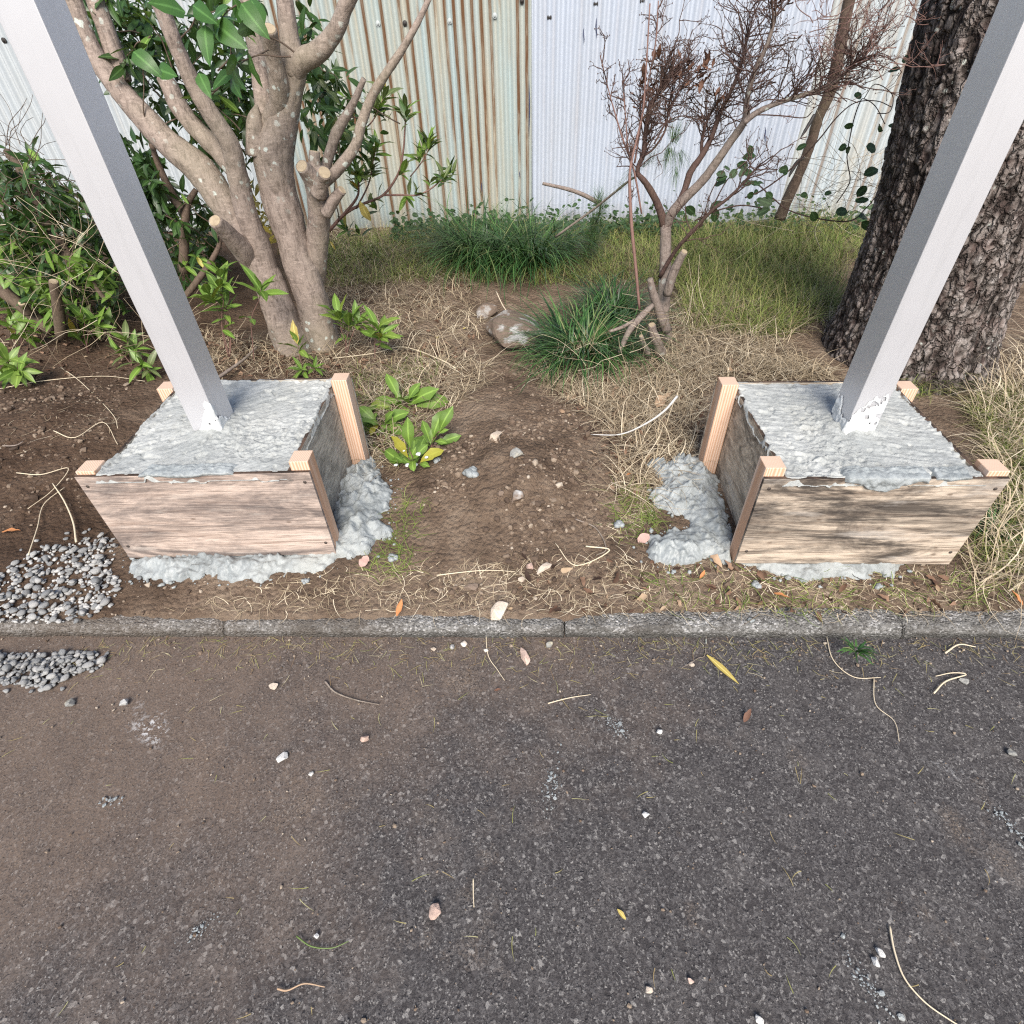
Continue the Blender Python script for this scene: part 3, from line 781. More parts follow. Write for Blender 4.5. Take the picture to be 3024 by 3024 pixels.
# ------------------------------------------------------------------ formwork, concrete and posts
def formwork(x0, x1, y0, y1, rot, label, mats, tops, seed):
    zt = 0.434; zb = 0.094; ins = 0.058; t = 0.012
    c = ((x0+x1)/2, (y0+y1)/2, zb)
    root = thing('wooden_formwork', label, 'formwork box', c, 'plywood formwork boxes')
    mb = MB(); mb.box((x0, y0, zb), (x1, y0+t, zt), 0.0012); fp = mb.build('front_panel', MAT[mats[0]], root, False)
    mb = MB(); mb.box((x0, y1-t, zb-0.03), (x1, y1, zt+0.002), 0.0012); mb.build('back_panel', MAT[mats[1]], root, False)
    for xa in (x0+ins, x1-ins-t):
        mb = MB(); mb.box((xa, y0+t+0.0005, zb-0.03), (xa+t, y1-t-0.0005, zt-0.001), 0.0012)
        o = mb.build('side_panel', MAT[mats[1]], root, False)
    bw = ins-0.001
    for i, (xa, ya) in enumerate(((x0, y0+t+0.0005), (x1-bw, y0+t+0.0005), (x0, y1-t-0.0585), (x1-bw, y1-t-0.0585))):
        mb = MB(); mb.box((xa+0.0003, ya, zb-0.01 if i < 2 else zb-0.04), (xa+bw-0.0003, ya+0.058, zt+tops[i]), 0.002)
        mb.build('corner_batten', MAT['batten'], root, False)
    for sx in (x0+0.022, x1-0.022):
        for sz in (zt-0.035, zb+0.055):
            v, f = tube([(sx, y0+0.002, sz), (sx, y0-0.0015, sz)], [0.0055, 0.005], 10)
            mb = MB(); mb.add(v, f); mb.build('screw', MAT['screw'], fp)
    # fresh concrete inside
    foot = thing('concrete_footing', label.split(' with ')[0]+' full', 'concrete footing', c, 'fresh concrete footings')
    ia, ib, ja, jb = x0+ins+t-0.004, x1-ins-t+0.004, y0+t-0.004, y1-t+0.002
    nx, ny = 210, 190
    X, Y = np.meshgrid(np.linspace(ia-0.012, ib+0.012, nx), np.linspace(ja-0.012, jb+0.012, ny))
    sd_ = np.minimum(np.minimum(X-ia, ib-X), np.minimum(Y-ja, jb-Y))
    Z = zt-0.001+0.007*fbm(X*7, Y*7, seed, 3, seed)
    rm_ = sstep(-0.30, 0.30, fbm(X*5.5, Y*5.5, 0, 3, seed+6))
    wxx = X+0.010*fbm(X*28, Y*28, 0, 2, seed+7); wyy = Y+0.010*fbm(X*28+9, Y*28, 0, 2, seed+8)
    bil = np.abs(fbm(wxx*34, wyy*46, 0, 4, seed+4, 0.6))
    ca_, sa_ = (0.85, 0.53) if seed == 2 else (0.97, -0.24)
    uu, vv = X*ca_+Y*sa_, -X*sa_+Y*ca_
    Z = Z+rm_*(0.016*bil-0.004)+0.0035*fbm(uu*16, vv*85, 0, 3, seed+5)+0.0016*fbm(X*150, Y*170, 0, 2, seed+9)-0.006*sstep(0.36, 0.5, fbm(X*33, Y*33, 0, 2, seed+10))
    over = fbm(X*24, Y*24, 0, 3, seed+9)*0.016+0.003       # ragged slop over the panel edges
    lip = sstep(-0.004, 0.004, sd_+over)
    Z = np.where(sd_ < 0.002, np.minimum(Z, zt-0.002)*(1-lip)+np.maximum(Z+0.004, zt+0.0025)*lip-(1-lip)*0.02, Z)
    pc = POSTS[label][:2]
    Z = Z+0.022*np.exp(-((X-pc[0])/0.085)**2-((Y-pc[1])/0.095)**2)*(1+0.4*fbm(X*30, Y*30, 0, 2, 4))-0.006*np.exp(-((X-pc[0])/0.07)**2-((Y-pc[1]+0.085)/0.03)**2)
    mb = MB(); mb.add(np.stack([X, Y, Z], -1), grid_faces(nx, ny))
    top = mb.build('top_surface', MAT['conc'], foot)
    mb = MB(); mb.box((ia+0.005, ja+0.005, zb), (ib-0.005, jb-0.005, zt-0.03)); mb.build('core', MAT['conc'], foot, False)
    for o in (root, foot): o.rotation_euler = (0, 0, rot)
    return root, foot
LB, RB = (-1.338, -0.645, 1.270, 1.848), (0.657, 1.318, 1.229, 1.785)
LL = 'plywood formwork box left of the dirt mound with a pinkish front panel'
RL = 'plywood formwork box right of the dirt mound with black streaked front panel'
POSTS = {LL: (-1.033, 1.547), RL: (1.012, 1.513)}
lf, lfoot = formwork(*LB, math.radians(1.2), LL, ('ply_a', 'ply_side'), (0.010, 0.030, 0.008, 0.026), 2)
rf, rfoot = formwork(*RB, math.radians(-0.6), RL, ('ply_b', 'ply_side2'), (0.028, 0.016, 0.026, 0.006), 5)
lfoot['label'] = 'rough grey wet concrete filling the left formwork box'
rfoot['label'] = 'rough grey wet concrete filling the right formwork box and slopping over its front'

def overflow(foot, xa, xb, y0, zt, drop, seed):
    nu, nv = 120, 60
    U, Vv = np.meshgrid(np.linspace(0, 1, nu), np.linspace(0, 1, nv))
    x = xa+(xb-xa)*U
    dl = drop*(0.25+0.75*np.clip(np.exp(-((U-0.42)/0.22)**2)+0.35*fbm(U*6, 0.2, 0, 3, seed), 0, 1.3))
    s1 = 0.05; s = Vv*(s1+dl)
    over = np.clip(s-s1, 0, None)
    y = np.where(s < s1, y0+s1-s, y0-0.001)
    z = np.where(s < s1, zt, zt-over)
    thick = (0.010+0.006*fbm(x*50, s*60, 0, 3, seed+1)+0.006*(0.5-worley(x*60, s*60, seed)[0]))
    edge_ = np.minimum(np.minimum(U, 1-U)*7, np.minimum(Vv*6, (1-Vv)*5))+0.3*fbm(x*35, s*35, 0, 2, seed+2)
    thick = thick*sstep(0, 0.6, edge_)-0.004*(1-sstep(0, 0.35, edge_))
    a = np.clip((s-s1+0.012)/0.024, 0, 1)*PI/2
    mb = MB(); mb.add(np.stack([x, y-np.sin(a)*thick, z+np.cos(a)*thick], -1), grid_faces(nu, nv)[:, ::-1])
    mb.build('overflow', MAT['conc_spill'], foot)
overflow(rfoot, 0.875, 1.115, RB[2], 0.434, 0.046, 81)
overflow(lfoot, -1.15, -0.86, LB[2], 0.432, 0.010, 85)
overflow(rfoot, 1.12, 1.22, RB[2], 0.432, 0.008, 87)

PW, PD = 0.091, 0.105
def post(cx, cy, label, smear, seed, lean=(0, 0)):
    root = thing('aluminium_post', label, 'post', (cx, cy, 0.30), 'square aluminium posts')
    mb = MB(); mb.box((cx-PW/2, cy-PD/2, 0.30), (cx+PW/2, cy+PD/2, 3.0), 0.0022)
    mb.build('shaft', MAT['alu'], root, False)
    # cement smeared round the foot: a skin wrapped on the visible faces
    side = 1 if cx < 0 else -1
    nu, nv = 150, 110
    s = np.linspace(0.004, PW+PD-0.01, nu); h = np.linspace(0, 0.21, nv)
    S, Hh = np.meshgrid(s, h)
    fx = cx-side*PW/2
    onf = S < PW
    px_ = np.where(onf, fx+side*S, fx+side*PW); py_ = np.where(onf, cy-PD/2, cy-PD/2+(S-PW))
    nx_ = np.where(onf, 0, side); ny_ = np.where(onf, -1, 0)
    top = smear(S)+0.022*fbm(S*70, Hh*18, 0, 3, seed)
    inside = top-Hh
    th = 0.0022+0.0035*np.clip(fbm(S*60, Hh*40, 0, 3, seed+1), -0.4, 1)+0.006*np.exp(-Hh/0.025)
    hole = fbm(S*45, Hh*45, 0, 3, seed+2)-0.42*sstep(0.0, 0.12, Hh)
    ok = (inside > 0) & (hole > -0.62)
    th = th*sstep(0, 0.012, inside)
    mb = MB(); F = grid_faces(nu, nv)
    okf = ok.ravel()[F].all(1); F = F[okf]
    if side < 0: F = F[:, ::-1]
    V = np.stack([px_+nx_*(th+0.0012), py_+ny_*(th+0.0012), 0.425+Hh], -1)
    mb.add(V, F)
    o = mb.build('cement_smear', MAT['mortar'], root)
    o['label'] = 'whitish cement smeared round the foot of the post'
    root.rotation_euler = (lean[0], lean[1], 0)
post(*POSTS[LL], 'square brushed aluminium post standing in the left concrete footing', lambda s: 0.015+0.105*np.exp(-((s-PW*0.93)/0.04)**2), 90)
post(*POSTS[RL], 'square brushed aluminium post standing in the right concrete footing before the pine trunk', lambda s: 0.105+0.035*np.sin(s*38+0.6)-0.03*(s > PW), 95)

def spill(name, label, polys, hmax, seed, mat='conc_spill', step=0.0042, jag=0.030, cat='concrete spill'):
    P = [gpoly(p, 0.075) if not isinstance(p, np.ndarray) else p for p in polys]
    allp = np.vstack(P); lo = allp[:, :2].min(0)-0.03; hi = allp[:, :2].max(0)+0.03
    xx = np.arange(lo[0], hi[0], step); yy = np.arange(lo[1], hi[1], step)
    X, Y = np.meshgrid(xx, yy)
    sdv = np.full(X.shape, -1.0); Hm = np.zeros(X.shape)
    for p, hm in zip(P, hmax):
        q = poly_sd(X, Y, p); Hm = np.where(q > sdv, hm, Hm); sdv = np.maximum(sdv, q)
    sdv = sdv+jag*fbm(X*22, Y*22, 0, 4, seed)+jag*0.5*(0.45-worley(X*38, Y*38, seed)[0])
    h = Hm*(1-np.exp(-np.clip(sdv, 0, None)/0.040))
    wxx = X+0.012*fbm(X*24, Y*24, 0, 2, seed+1); wyy = Y+0.012*fbm(X*24+7, Y*24, 0, 2, seed+2)
    b1 = np.abs(fbm(wxx*17, wyy*17, 0, 3, seed+3, 0.55)); b2 = np.abs(fbm(wxx*48, wyy*48, 0, 4, seed+5, 0.6))
    lm_ = sstep(-0.35, 0.25, fbm(X*7, Y*7, 0, 3, seed+6))
    h = h*(0.65+0.9*b1)+sstep(0, 0.025, sdv)*(lm_*(0.020*b1*b1+0.024*b2)-0.002+0.002*fbm(X*140, Y*140, 0, 2, seed+4))
    Z = bed(X, Y, False)+np.where(sdv > 0, h+0.004*sstep(0, 0.006, sdv), -0.008)
    F = grid_faces(len(xx), len(yy)); ok = (sdv > -0.006).ravel()[F].all(1)
    mb = MB(); mb.add(np.stack([X, Y, Z], -1), F[ok])
    c = allp.mean(0)
    rr = np.random.default_rng(seed); ring = np.argwhere((sdv < 0.012) & (sdv > -0.035))
    pk = ring[rr.choice(len(ring), min(len(ring), 150), False)]
    sz = np.clip(0.0034*np.exp(rr.normal(0, 0.7, len(pk))), 0.0015, 0.011)
    CR_.append((np.column_stack([X[pk[:, 0], pk[:, 1]], Y[pk[:, 0], pk[:, 1]], bed(X[pk[:, 0], pk[:, 1]], Y[pk[:, 0], pk[:, 1]])+sz*0.4]), sz))
    o = mb.build(name, MAT[mat], None, loc=(c[0], c[1], 0.07))
    return tag(o, label, cat)
CR_ = []
z6 = lambda L: [(1800+a*0.6335, 1000+b*0.6335) for a, b in L]
z4 = lambda L: [(a*0.647, 900+b*0.647) for a, b in L]
lstrip = np.vstack([gpoly(z4([(1535, 1120), (1530, 1185), (1440, 1215), (1180, 1240), (950, 1240), (760, 1250), (610, 1235), (560, 1150)]), 0.075),
                    [[-1.33, 1.30, 0], [-0.66, 1.30, 0]]])
lpile = z4([(1500, 1170), (1530, 960), (1570, 800), (1640, 740), (1700, 720), (1730, 800), (1800, 870), (1790, 950), (1750, 1010), (1820, 1040), (1800, 1080), (1720, 1080), (1700, 1130), (1620, 1150)])
spill('concrete_spill', 'spilled grey concrete under and right of the left formwork box', [lstrip, lpile], [0.036, 0.062], 101)
rstrip = np.vstack([gpoly(z6([(590, 1030), (620, 1065), (760, 1100), (900, 1115), (1080, 1110), (1230, 1105), (1350, 1085), (1400, 1035)]), 0.075),
                    [[1.20, 1.27, 0], [0.68, 1.27, 0]]])
rpile = z6([(600, 1010), (560, 860), (500, 660), (440, 590), (330, 560), (190, 600), (240, 690), (180, 760), (230, 800), (340, 830), (400, 900), (500, 1010)])
rpile2 = z6([(560, 1040), (520, 920), (400, 880), (330, 900), (270, 890), (200, 930), (150, 1000), (210, 1040), (340, 1055), (470, 1040)])
spill('concrete_spill', 'spilled grey concrete under and left of the right formwork box', [rstrip, rpile, rpile2], [0.030, 0.040, 0.050], 131)
cv, cf, _ = crumbs(np.vstack([q[0] for q in CR_]), np.concatenate([q[1] for q in CR_]), 141, 2)
mb = MB(); mb.add(cv, cf); tag(mb.build('concrete_crumbs', MAT['conc_spill']), 'small concrete crumbs round the edges of both spills', 'concrete', kind='stuff')
def lump(px, py, s, label, seed, z=None, mat='conc_spill'):
    p = G(px, py, 0.08); p[2] = bed(p[0], p[1]) if z is None else z
    if z is None:
        p = G(px, py, p[2]+s*0.2); p[2] = bed(p[0], p[1])
    mb = MB(); r = random.Random(seed)
    for k in range(7):
        v, f = stone((s*r.uniform(0.3, 0.55),)*3, seed+k, 2, 0.5, False)
        a = r.uniform(0, 6.28); d = r.uniform(0.1, 0.75)*s
        mb.add(v+p+np.array([d*math.cos(a), d*math.sin(a)*0.8, s*0.22+0.1*s*r.random()]), f)
    tag(mb.build('concrete_lump', MAT[mat], None, loc=p), label, 'concrete lump')
lump(1392, 1405, 0.036, 'biggest splat of grey concrete alone on the dirt mound', 201)
lump(1828, 1548, 0.024, 'concrete splat in the grass right of the mound, left of a pink leaf', 211)
lump(1985, 1690, 0.012, 'round concrete ball in front of the right concrete spill', 221)
lump(1158, 1645, 0.020, 'concrete clump at the lower right tip of the left spill', 231)
lump(2232, 1728, 0.018, 'flat concrete flake below the right spill, near the kerb', 241)
lump(2595, 1733, 0.013, 'small concrete blob below the right box, near the kerb', 251)
lump(2230, 1812, 0.012, 'small concrete blob on top of the kerb', 261, 0.046)
lump(905, 1718, 0.014, 'concrete crumb in front of the left spill', 271)
lump(1290, 1368, 0.020, 'concrete splash on the dirt beside the leafy weeds', 281)
# ------------------------------------------------------------------ leaf shapes
def leaf_mesh(name, mat, L=1.0, W=0.3, shape='lance', droop=0.25, fold=0.25, twist=0.0, n=6, wavy=0.0, seed=0):
    t = np.linspace(0, 1, n+1)
    if shape == 'lance': w = np.sin(np.clip(t, 0, 1)**0.85*PI)**0.9
    elif shape == 'ovate': w = np.sin(t**0.62*PI)**0.75
    elif shape == 'obov': w = np.sin(t**1.35*PI)**0.8
    else: w = np.sin(t*PI)**0.5
    w = np.maximum(w*W*0.5, 0.012*L)
    w[0] = 0.018*L; w[-1] = 0.004*L
    ang = -droop*t*1.6
    dx = np.cos(ang)*L/n; dz = np.sin(ang)*L/n
    x = np.concatenate([[0], np.cumsum(dx[1:])]); z = np.concatenate([[0], np.cumsum(dz[1:])])
    V = []; T = []
    for i in range(n+1):
        wob = wavy*w[i]*math.sin(i*2.3+seed)
        tw = twist*t[i]
        for k, s in enumerate((-1, 0, 1)):
            y0 = s*w[i]; z0 = abs(s)*w[i]*fold+(wob if s else 0)
            V.append((x[i], y0*math.cos(tw)-z0*math.sin(tw), z[i]+y0*math.sin(tw)+z0*math.cos(tw)))
            T.append(1.0 if s == 0 else 0.3)
    mb = MB(); mb.add(V, grid_faces(3, n+1), np.array(T))
    me = mb.mesh(name); me.materials.append(MAT[mat]); return me
def leaf_set(mat, shape, W, k=3, droop=(0.1, 0.5), fold=0.3, wavy=0.1):
    return [leaf_mesh('leaf', mat, 1.0, W*(0.9+0.2*random.random()), shape, random.uniform(*droop), fold*random.uniform(0.6, 1.3), random.uniform(-0.5, 0.5), 6, wavy, i*1.7) for i in range(k)]
LS = dict(
    dark=leaf_set('leaf_dark', 'lance', 0.32, 4),
    big=leaf_set('leaf_big', 'ovate', 0.50, 3, (0.2, 0.6), 0.08),
    mid=leaf_set('leaf_mid', 'lance', 0.30, 4),
    olive=leaf_set('leaf_olive', 'lance', 0.28, 4),
    lime=leaf_set('leaf_lime', 'lance', 0.34, 3, wavy=0.25),
    yellow=leaf_set('leaf_yellow', 'lance', 0.36, 2, wavy=0.3),
    weed=leaf_set('leaf_mid', 'obov', 0.42, 4, (0.2, 0.8), 0.3, 0.3),
    round=leaf_set('leaf_round', 'round', 0.66, 3, (0.0, 0.3), 0.15),
    tan=leaf_set('dead_tan', 'ovate', 0.45, 3, (-0.6, 0.8), 0.5, 0.4),
    brown=leaf_set('dead_brown', 'lance', 0.40, 3, (-0.6, 0.8), 0.5, 0.4),
    pink=leaf_set('dead_pink', 'round', 0.75, 2, (-0.2, 0.3), 0.15, 0.2),
    willow=[leaf_mesh('leaf', 'leaf_yellow', 1.0, 0.17, 'lance', 0.02, 0.25, 0.0, 6, 0.0, 0)],
    orange=leaf_set('dead_orange', 'lance', 0.32, 2, (-0.4, 0.6), 0.7, 0.3),
)
def leaf_matrix(p, d, up=(0, 0, 1), L=0.1, roll=0.0):
    d = Vector(d).normalized(); u = Vector(up)
    y = u.cross(d)
    if y.length < 1e-3: y = Vector((0, 1, 0)).cross(d)
    y.normalize(); z = d.cross(y)
    M = Matrix(((d.x, y.x, z.x, 0), (d.y, y.y, z.y, 0), (d.z, y.z, z.z, 0), (0, 0, 0, 1)))
    return Matrix.Translation(Vector(p)) @ M @ Matrix.Rotation(roll, 4, 'X') @ Matrix.Scale(L, 4)
def rosette(root, tip, axis, n, L, sets, r, spread=(0.5, 1.25), back=0.03, count=None):
    ax = Vector(axis).normalized()
    a0 = r.uniform(0, 6.28)
    s1 = ax.cross(Vector((0.3, 0.2, 1))).normalized(); s2 = ax.cross(s1)
    for i in range(n):
        a = a0+i*2.4
        sp = r.uniform(*spread)*(0.55+0.45*(i+1)/n)
        d = ax*math.cos(sp)+(s1*math.cos(a)+s2*math.sin(a))*math.sin(sp)
        p = Vector(tip)-ax*(back*i/max(1, n-1))
        inst('leaf', r.choice(LS[r.choice(sets)]), root, leaf_matrix(p, d, (ax*0.6+Vector((0, 0, 0.6))), L*r.uniform(0.65, 1.15), r.uniform(-0.4, 0.4)))
def stem_path(a, b, r, sag=0.1, n=7):
    a = np.asarray(a, float); b = np.asarray(b, float); L = np.linalg.norm(b-a)
    k = [a]
    for i in range(1, 4):
        t = i/4
        q = a*(1-t)+b*t+np.array([r.uniform(-1, 1), r.uniform(-1, 1), r.uniform(-0.5, 0.5)])*L*0.06
        q[2] += sag*L*math.sin(t*PI)
        k.append(q)
    k.append(b)
    return crom(k, 3)
def leafy_plant(name, label, cat, base, tips, n, L, sets, seed, mat='bark_dark', r0=0.004, group=None, spread=(0.6, 1.3), along=0, sag=0.1, twigs=0):
    r = random.Random(seed); base = np.asarray(base, float)
    root = thing(name, label, cat, base, group)
    for tip in tips:
        p = stem_path(base+np.array([r.uniform(-1, 1), r.uniform(-1, 1), 0])*r0*2, tip, r, sag)
        v, f = tube(p, np.linspace(r0, r0*0.45, len(p)), 6)
        mb = MB(); mb.add(v, f); mb.build('stem', MAT[mat], root)
        ax = p[-1]-p[-3]
        rosette(root, p[-1], ax, r.randint(max(2, n-2), n+1), L, sets, r, spread, L*0.35)
        for k in range(along):
            t = r.uniform(0.35, 0.92); q = p[int(t*(len(p)-1))]
            d = Vector((r.uniform(-1, 1), r.uniform(-1, 1), r.uniform(-0.1, 0.6)))
            inst('leaf', r.choice(LS[r.choice(sets)]), root, leaf_matrix(q, d, (0, 0, 1), L*r.uniform(0.6, 1.0), r.uniform(-0.4, 0.4)))
    return root

# ------------------------------------------------------------------ big multi-stem tree on the left
S1 = 1100/1932
def branch(root, pts, Y, name='branch', mat='bark', seg=14, wob=0.10, cut=False, seed=0, smooth=5, scale=S1, off=(0, 0)):
    """pts: (x, y, half width) in a view of the photograph; Y: distance at start and end"""
    Q = []
    for i, (a, b, w) in enumerate(pts):
        y = Y[0]+(Y[1]-Y[0])*i/(len(pts)-1)
        p = D(off[0]+a*scale, off[1]+b*scale, y)
        Q.append(np.append(p, w*scale*zc_of(p)/FPX))
    C = crom(np.array(Q), smooth)
    v, f = tube(C[:, :3], np.maximum(C[:, 3], 0.0008), seg, wob, seed)
    mb = MB(); mb.add(v, f); o = mb.build(name, MAT[mat], root)
    if cut:
        d = C[-1, :3]-C[-2, :3]; d /= np.linalg.norm(d)
        v, f = tube([C[-1, :3]-d*0.004, C[-1, :3]+d*0.0025], [C[-1, 3]*0.96, C[-1, 3]*0.86], seg)
        mb = MB(); mb.add(v, f); mb.build('cut_end', MAT['cut'], o, False)
    return C
tb = G(935, 1000, 0.08)
camellia = thing('multi_stem_tree', 'grey barked multi-stem tree with sawn stubs and glossy leaves behind the left box', 'tree', tb)
TR = [
    # main left stem
    ([(1545, 1850, 104), (1470, 1660, 86), (1385, 1440, 76), (1268, 1230, 74), (1145, 1030, 72), (1030, 870, 76), (860, 730, 68), (720, 580, 58), (600, 440, 52), (500, 300, 47), (420, 120, 42), (360, -60, 38)], (2.86, 3.05), 'trunk', 0, 1),
    # upright inner stem
    ([(1420, 1480, 46), (1345, 1280, 58), (1272, 1080, 54), (1230, 900, 52), (1190, 745, 50), (1100, 600, 46), (1010, 450, 42), (930, 280, 40), (880, 150, 40), (800, -50, 42)], (2.90, 2.80), 'branch', 0, 2),
    # sawn stub off the inner stem
    ([(1210, 880, 42), (1130, 780, 44), (1010, 660, 46), (920, 540, 45), (880, 450, 42), (845, 398, 34)], (2.95, 3.0), 'stub', 1, 3),
    # main right stem
    ([(1680, 1820, 94), (1640, 1640, 80), (1582, 1440, 84), (1505, 1200, 84), (1448, 1000, 88), (1420, 820, 96), (1465, 650, 72), (1505, 480, 58), (1525, 330, 64), (1500, 180, 48), (1470, -50, 42)], (2.92, 3.0), 'trunk', 0, 4),
    # right fork leaning out
    ([(1520, 380, 50), (1570, 310, 52), (1660, 260, 46), (1740, 160, 42), (1790, 40, 40), (1830, -60, 38)], (2.97, 2.9), 'branch', 0, 5),
    # fat sawn stub in front
    ([(1400, 760, 60), (1400, 650, 54), (1445, 560, 52), (1450, 460, 50), (1425, 330, 44), (1405, 230, 42), (1393, 148, 40)], (3.02, 2.84), 'stub', 1, 6),
    ([(1350, 800, 70), (1330, 700, 52), (1325, 620, 40), (1330, 545, 8)], (2.95, 2.95), 'stub', 0, 7),
    ([(1370, 620, 34), (1365, 500, 46), (1345, 320, 46), (1310, 160, 42), (1280, -50, 40)], (3.06, 3.2), 'branch', 0, 8),
    # right sub-stem with three sawn ends
    ([(1610, 1560, 46), (1635, 1400, 58), (1648, 1230, 55), (1655, 1080, 54), (1640, 960, 56), (1600, 900, 44), (1565, 862, 34)], (3.02, 2.80), 'branch', 1, 9),
    ([(1650, 1000, 46), (1640, 900, 36), (1632, 840, 30), (1630, 785, 28)], (2.86, 2.88), 'stub', 1, 10),
    ([(1650, 1010, 40), (1672, 930, 36), (1684, 895, 34)], (2.84, 2.78), 'stub', 1, 11),
    ([(1670, 960, 26), (1760, 870, 28), (1840, 760, 26), (1875, 640, 24), (1930, 500, 23), (2010, 370, 21), (2090, 250, 18), (2170, 110, 15), (2240, -40, 13)], (2.9, 2.95), 'branch', 0, 12),
    ([(1680, 900, 24), (1715, 780, 26), (1750, 680, 26), (1810, 580, 22), (1840, 520, 18), (1888, 408, 13)], (2.95, 2.9), 'dead_branch', 0, 13),
    ([(1690, 1110, 30), (1730, 1040, 28), (1775, 985, 24)], (2.86, 2.84), 'stub', 1, 14),
    # lichen stub on the left
    ([(1400, 1500, 34), (1330, 1390, 52), (1260, 1300, 54), (1190, 1220, 46), (1115, 1145, 34)], (2.98, 2.70), 'stub', 1, 15),
    ([(640, 420, 40), (600, 300, 46), (540, 120, 44), (470, -60, 42)], (3.05, 3.1), 'branch', 0, 16),
]
for pts, Y, nm, cut, sd_ in TR:
    mt = {'dead_branch': 'bark_grey', 'rotten_stub': 'rot'}.get(nm, 'bark')
    branch(camellia, pts, Y, nm, mt, 36 if nm == 'trunk' else 22, 0.15 if nm != 'rotten_stub' else 0.4, bool(cut), sd_, 9)
def leaf_cloud(root, region, n, Ys, L, sets, seed, k=(3, 6), mat='bark_dark', scale=S1, off=(0, 0), axis=(0, -0.3, 0.3)):
    """sprigs of leaves on short twigs through a volume behind the outline given"""
    r = random.Random(seed); reg = np.array(region, float); lo = reg.min(0); hi = reg.max(0)
    tw = MB(); c = 0
    while c < n:
        a, b = r.uniform(lo[0], hi[0]), r.uniform(lo[1], hi[1])
        if not in_poly(np.array([a]), np.array([b]), reg)[0]: continue
        p = D(off[0]+a*scale, off[1]+b*scale, r.uniform(*Ys))
        ax = np.array([r.gauss(axis[0], 0.7), r.gauss(axis[1], 0.5), r.gauss(axis[2], 0.6)])
        ax /= np.linalg.norm(ax)+1e-6
        ln = r.uniform(0.10, 0.30)
        path = stem_path(p-ax*ln-np.array([0, 0, ln*0.4]), p, r, 0.05)
        v, f = tube(path, np.linspace(0.0035, 0.0015, len(path)), 5, cap=False); tw.add(v, f)
        rosette(root, p, ax, r.randint(*k), L, sets, r, (0.5, 1.4), L*0.6)
        c += 1
    o = tw.build('twigs', MAT[mat], root); o['kind'] = 'stuff'
leaf_cloud(camellia, [(380, 0), (1330, 0), (1320, 480), (1280, 860), (1000, 700), (760, 560), (560, 250)], 30, (2.9, 3.5), 0.105, ['dark', 'dark', 'mid'], 301, (3, 6))
leaf_cloud(camellia, [(1540, 130), (1620, 60), (1700, 330), (1780, 420), (1930, 640), (1800, 800), (1570, 700)], 11, (3.0, 3.5), 0.11, ['dark', 'dark', 'olive'], 302, (3, 5))
leaf_cloud(camellia, [(880, 0), (1250, 0), (1280, 300), (1130, 480), (1000, 420)], 4, (2.45, 2.62), 0.115, ['big'], 303, (3, 4), axis=(0, -0.5, -0.2))
def leaf_mass(root, region, n, Ys, L, sets, seed, mat, scale=S1, off=(0, 0), name='foliage', zmin=0.12):
    """too many leaves to pick apart: one part"""
    r = np.random.default_rng(seed); reg = np.array(region, float); lo = reg.min(0); hi = reg.max(0)
    base = [np.array([q.co[:] for q in m_.vertices]) for st in sets for m_ in LS[st]]
    gf_ = grid_faces(3, 7); mb = MB(); c = 0
    cent = []
    while c < n:
        if not cent or r.random() < 0.22:
            a, b = r.uniform(lo, hi)
            if not in_poly(np.array([a]), np.array([b]), reg)[0]: continue
            cent = D(off[0]+a*scale, off[1]+b*scale, r.uniform(*Ys)); cent[2] = max(cent[2], zmin); cent = list(cent)
        p = np.array(cent)+r.normal(0, 0.035, 3)
        d = r.normal(0, 1, 3)+np.array([0, -0.25, -0.15])
        M = leaf_matrix(p, d, (r.normal()*0.5, -0.3+r.normal()*0.4, 1), L*r.uniform(0.6, 1.2), r.normal()*0.5)
        t = np.tile([0.3, 0.92, 0.3], 7)*1.0; t[t < 0.5] = r.uniform(0, 0.8)
        mb.add(base[r.integers(len(base))]@np.array(M.to_3x3()).T+np.array(M.translation), gf_, t); c += 1
    o = mb.build(name, MAT[mat], root); o['kind'] = 'stuff'; return o
leaf_mass(camellia, [(380, 0), (1330, 0), (1320, 480), (1290, 900), (1050, 760), (760, 560), (560, 250)], 900, (3.15, 3.8), 0.10, ['dark'], 351, 'leaf_dark')
leaf_mass(camellia, [(1540, 60), (1640, 60), (1700, 330), (1800, 420), (1930, 660), (1800, 860), (1570, 800)], 260, (3.15, 3.8), 0.10, ['dark'], 352, 'leaf_dark')
# the large drooping leaves in front
r = random.Random(5)
for a, b, da, db, L in [(1060, 130, 10, 180, .125), (1110, 120, 190, 150, .135), (1000, 30, 90, 60, .12), (1030, 380, 60, 120, .10), (960, 60, -140, -60, .12), (1250, 20, 80, 110, .13), (690, 270, 120, 80, .12), (820, 360, 90, 30, .10)]:
    p = D(a*S1, b*S1, 2.5); q = D((a+da)*S1, (b+db)*S1, 2.42)
    inst('leaf', LS['big'][r.randint(0, 2)], camellia, leaf_matrix(p, q-p, (0, -1, 0.5), L, r.uniform(-0.3, 0.3)))

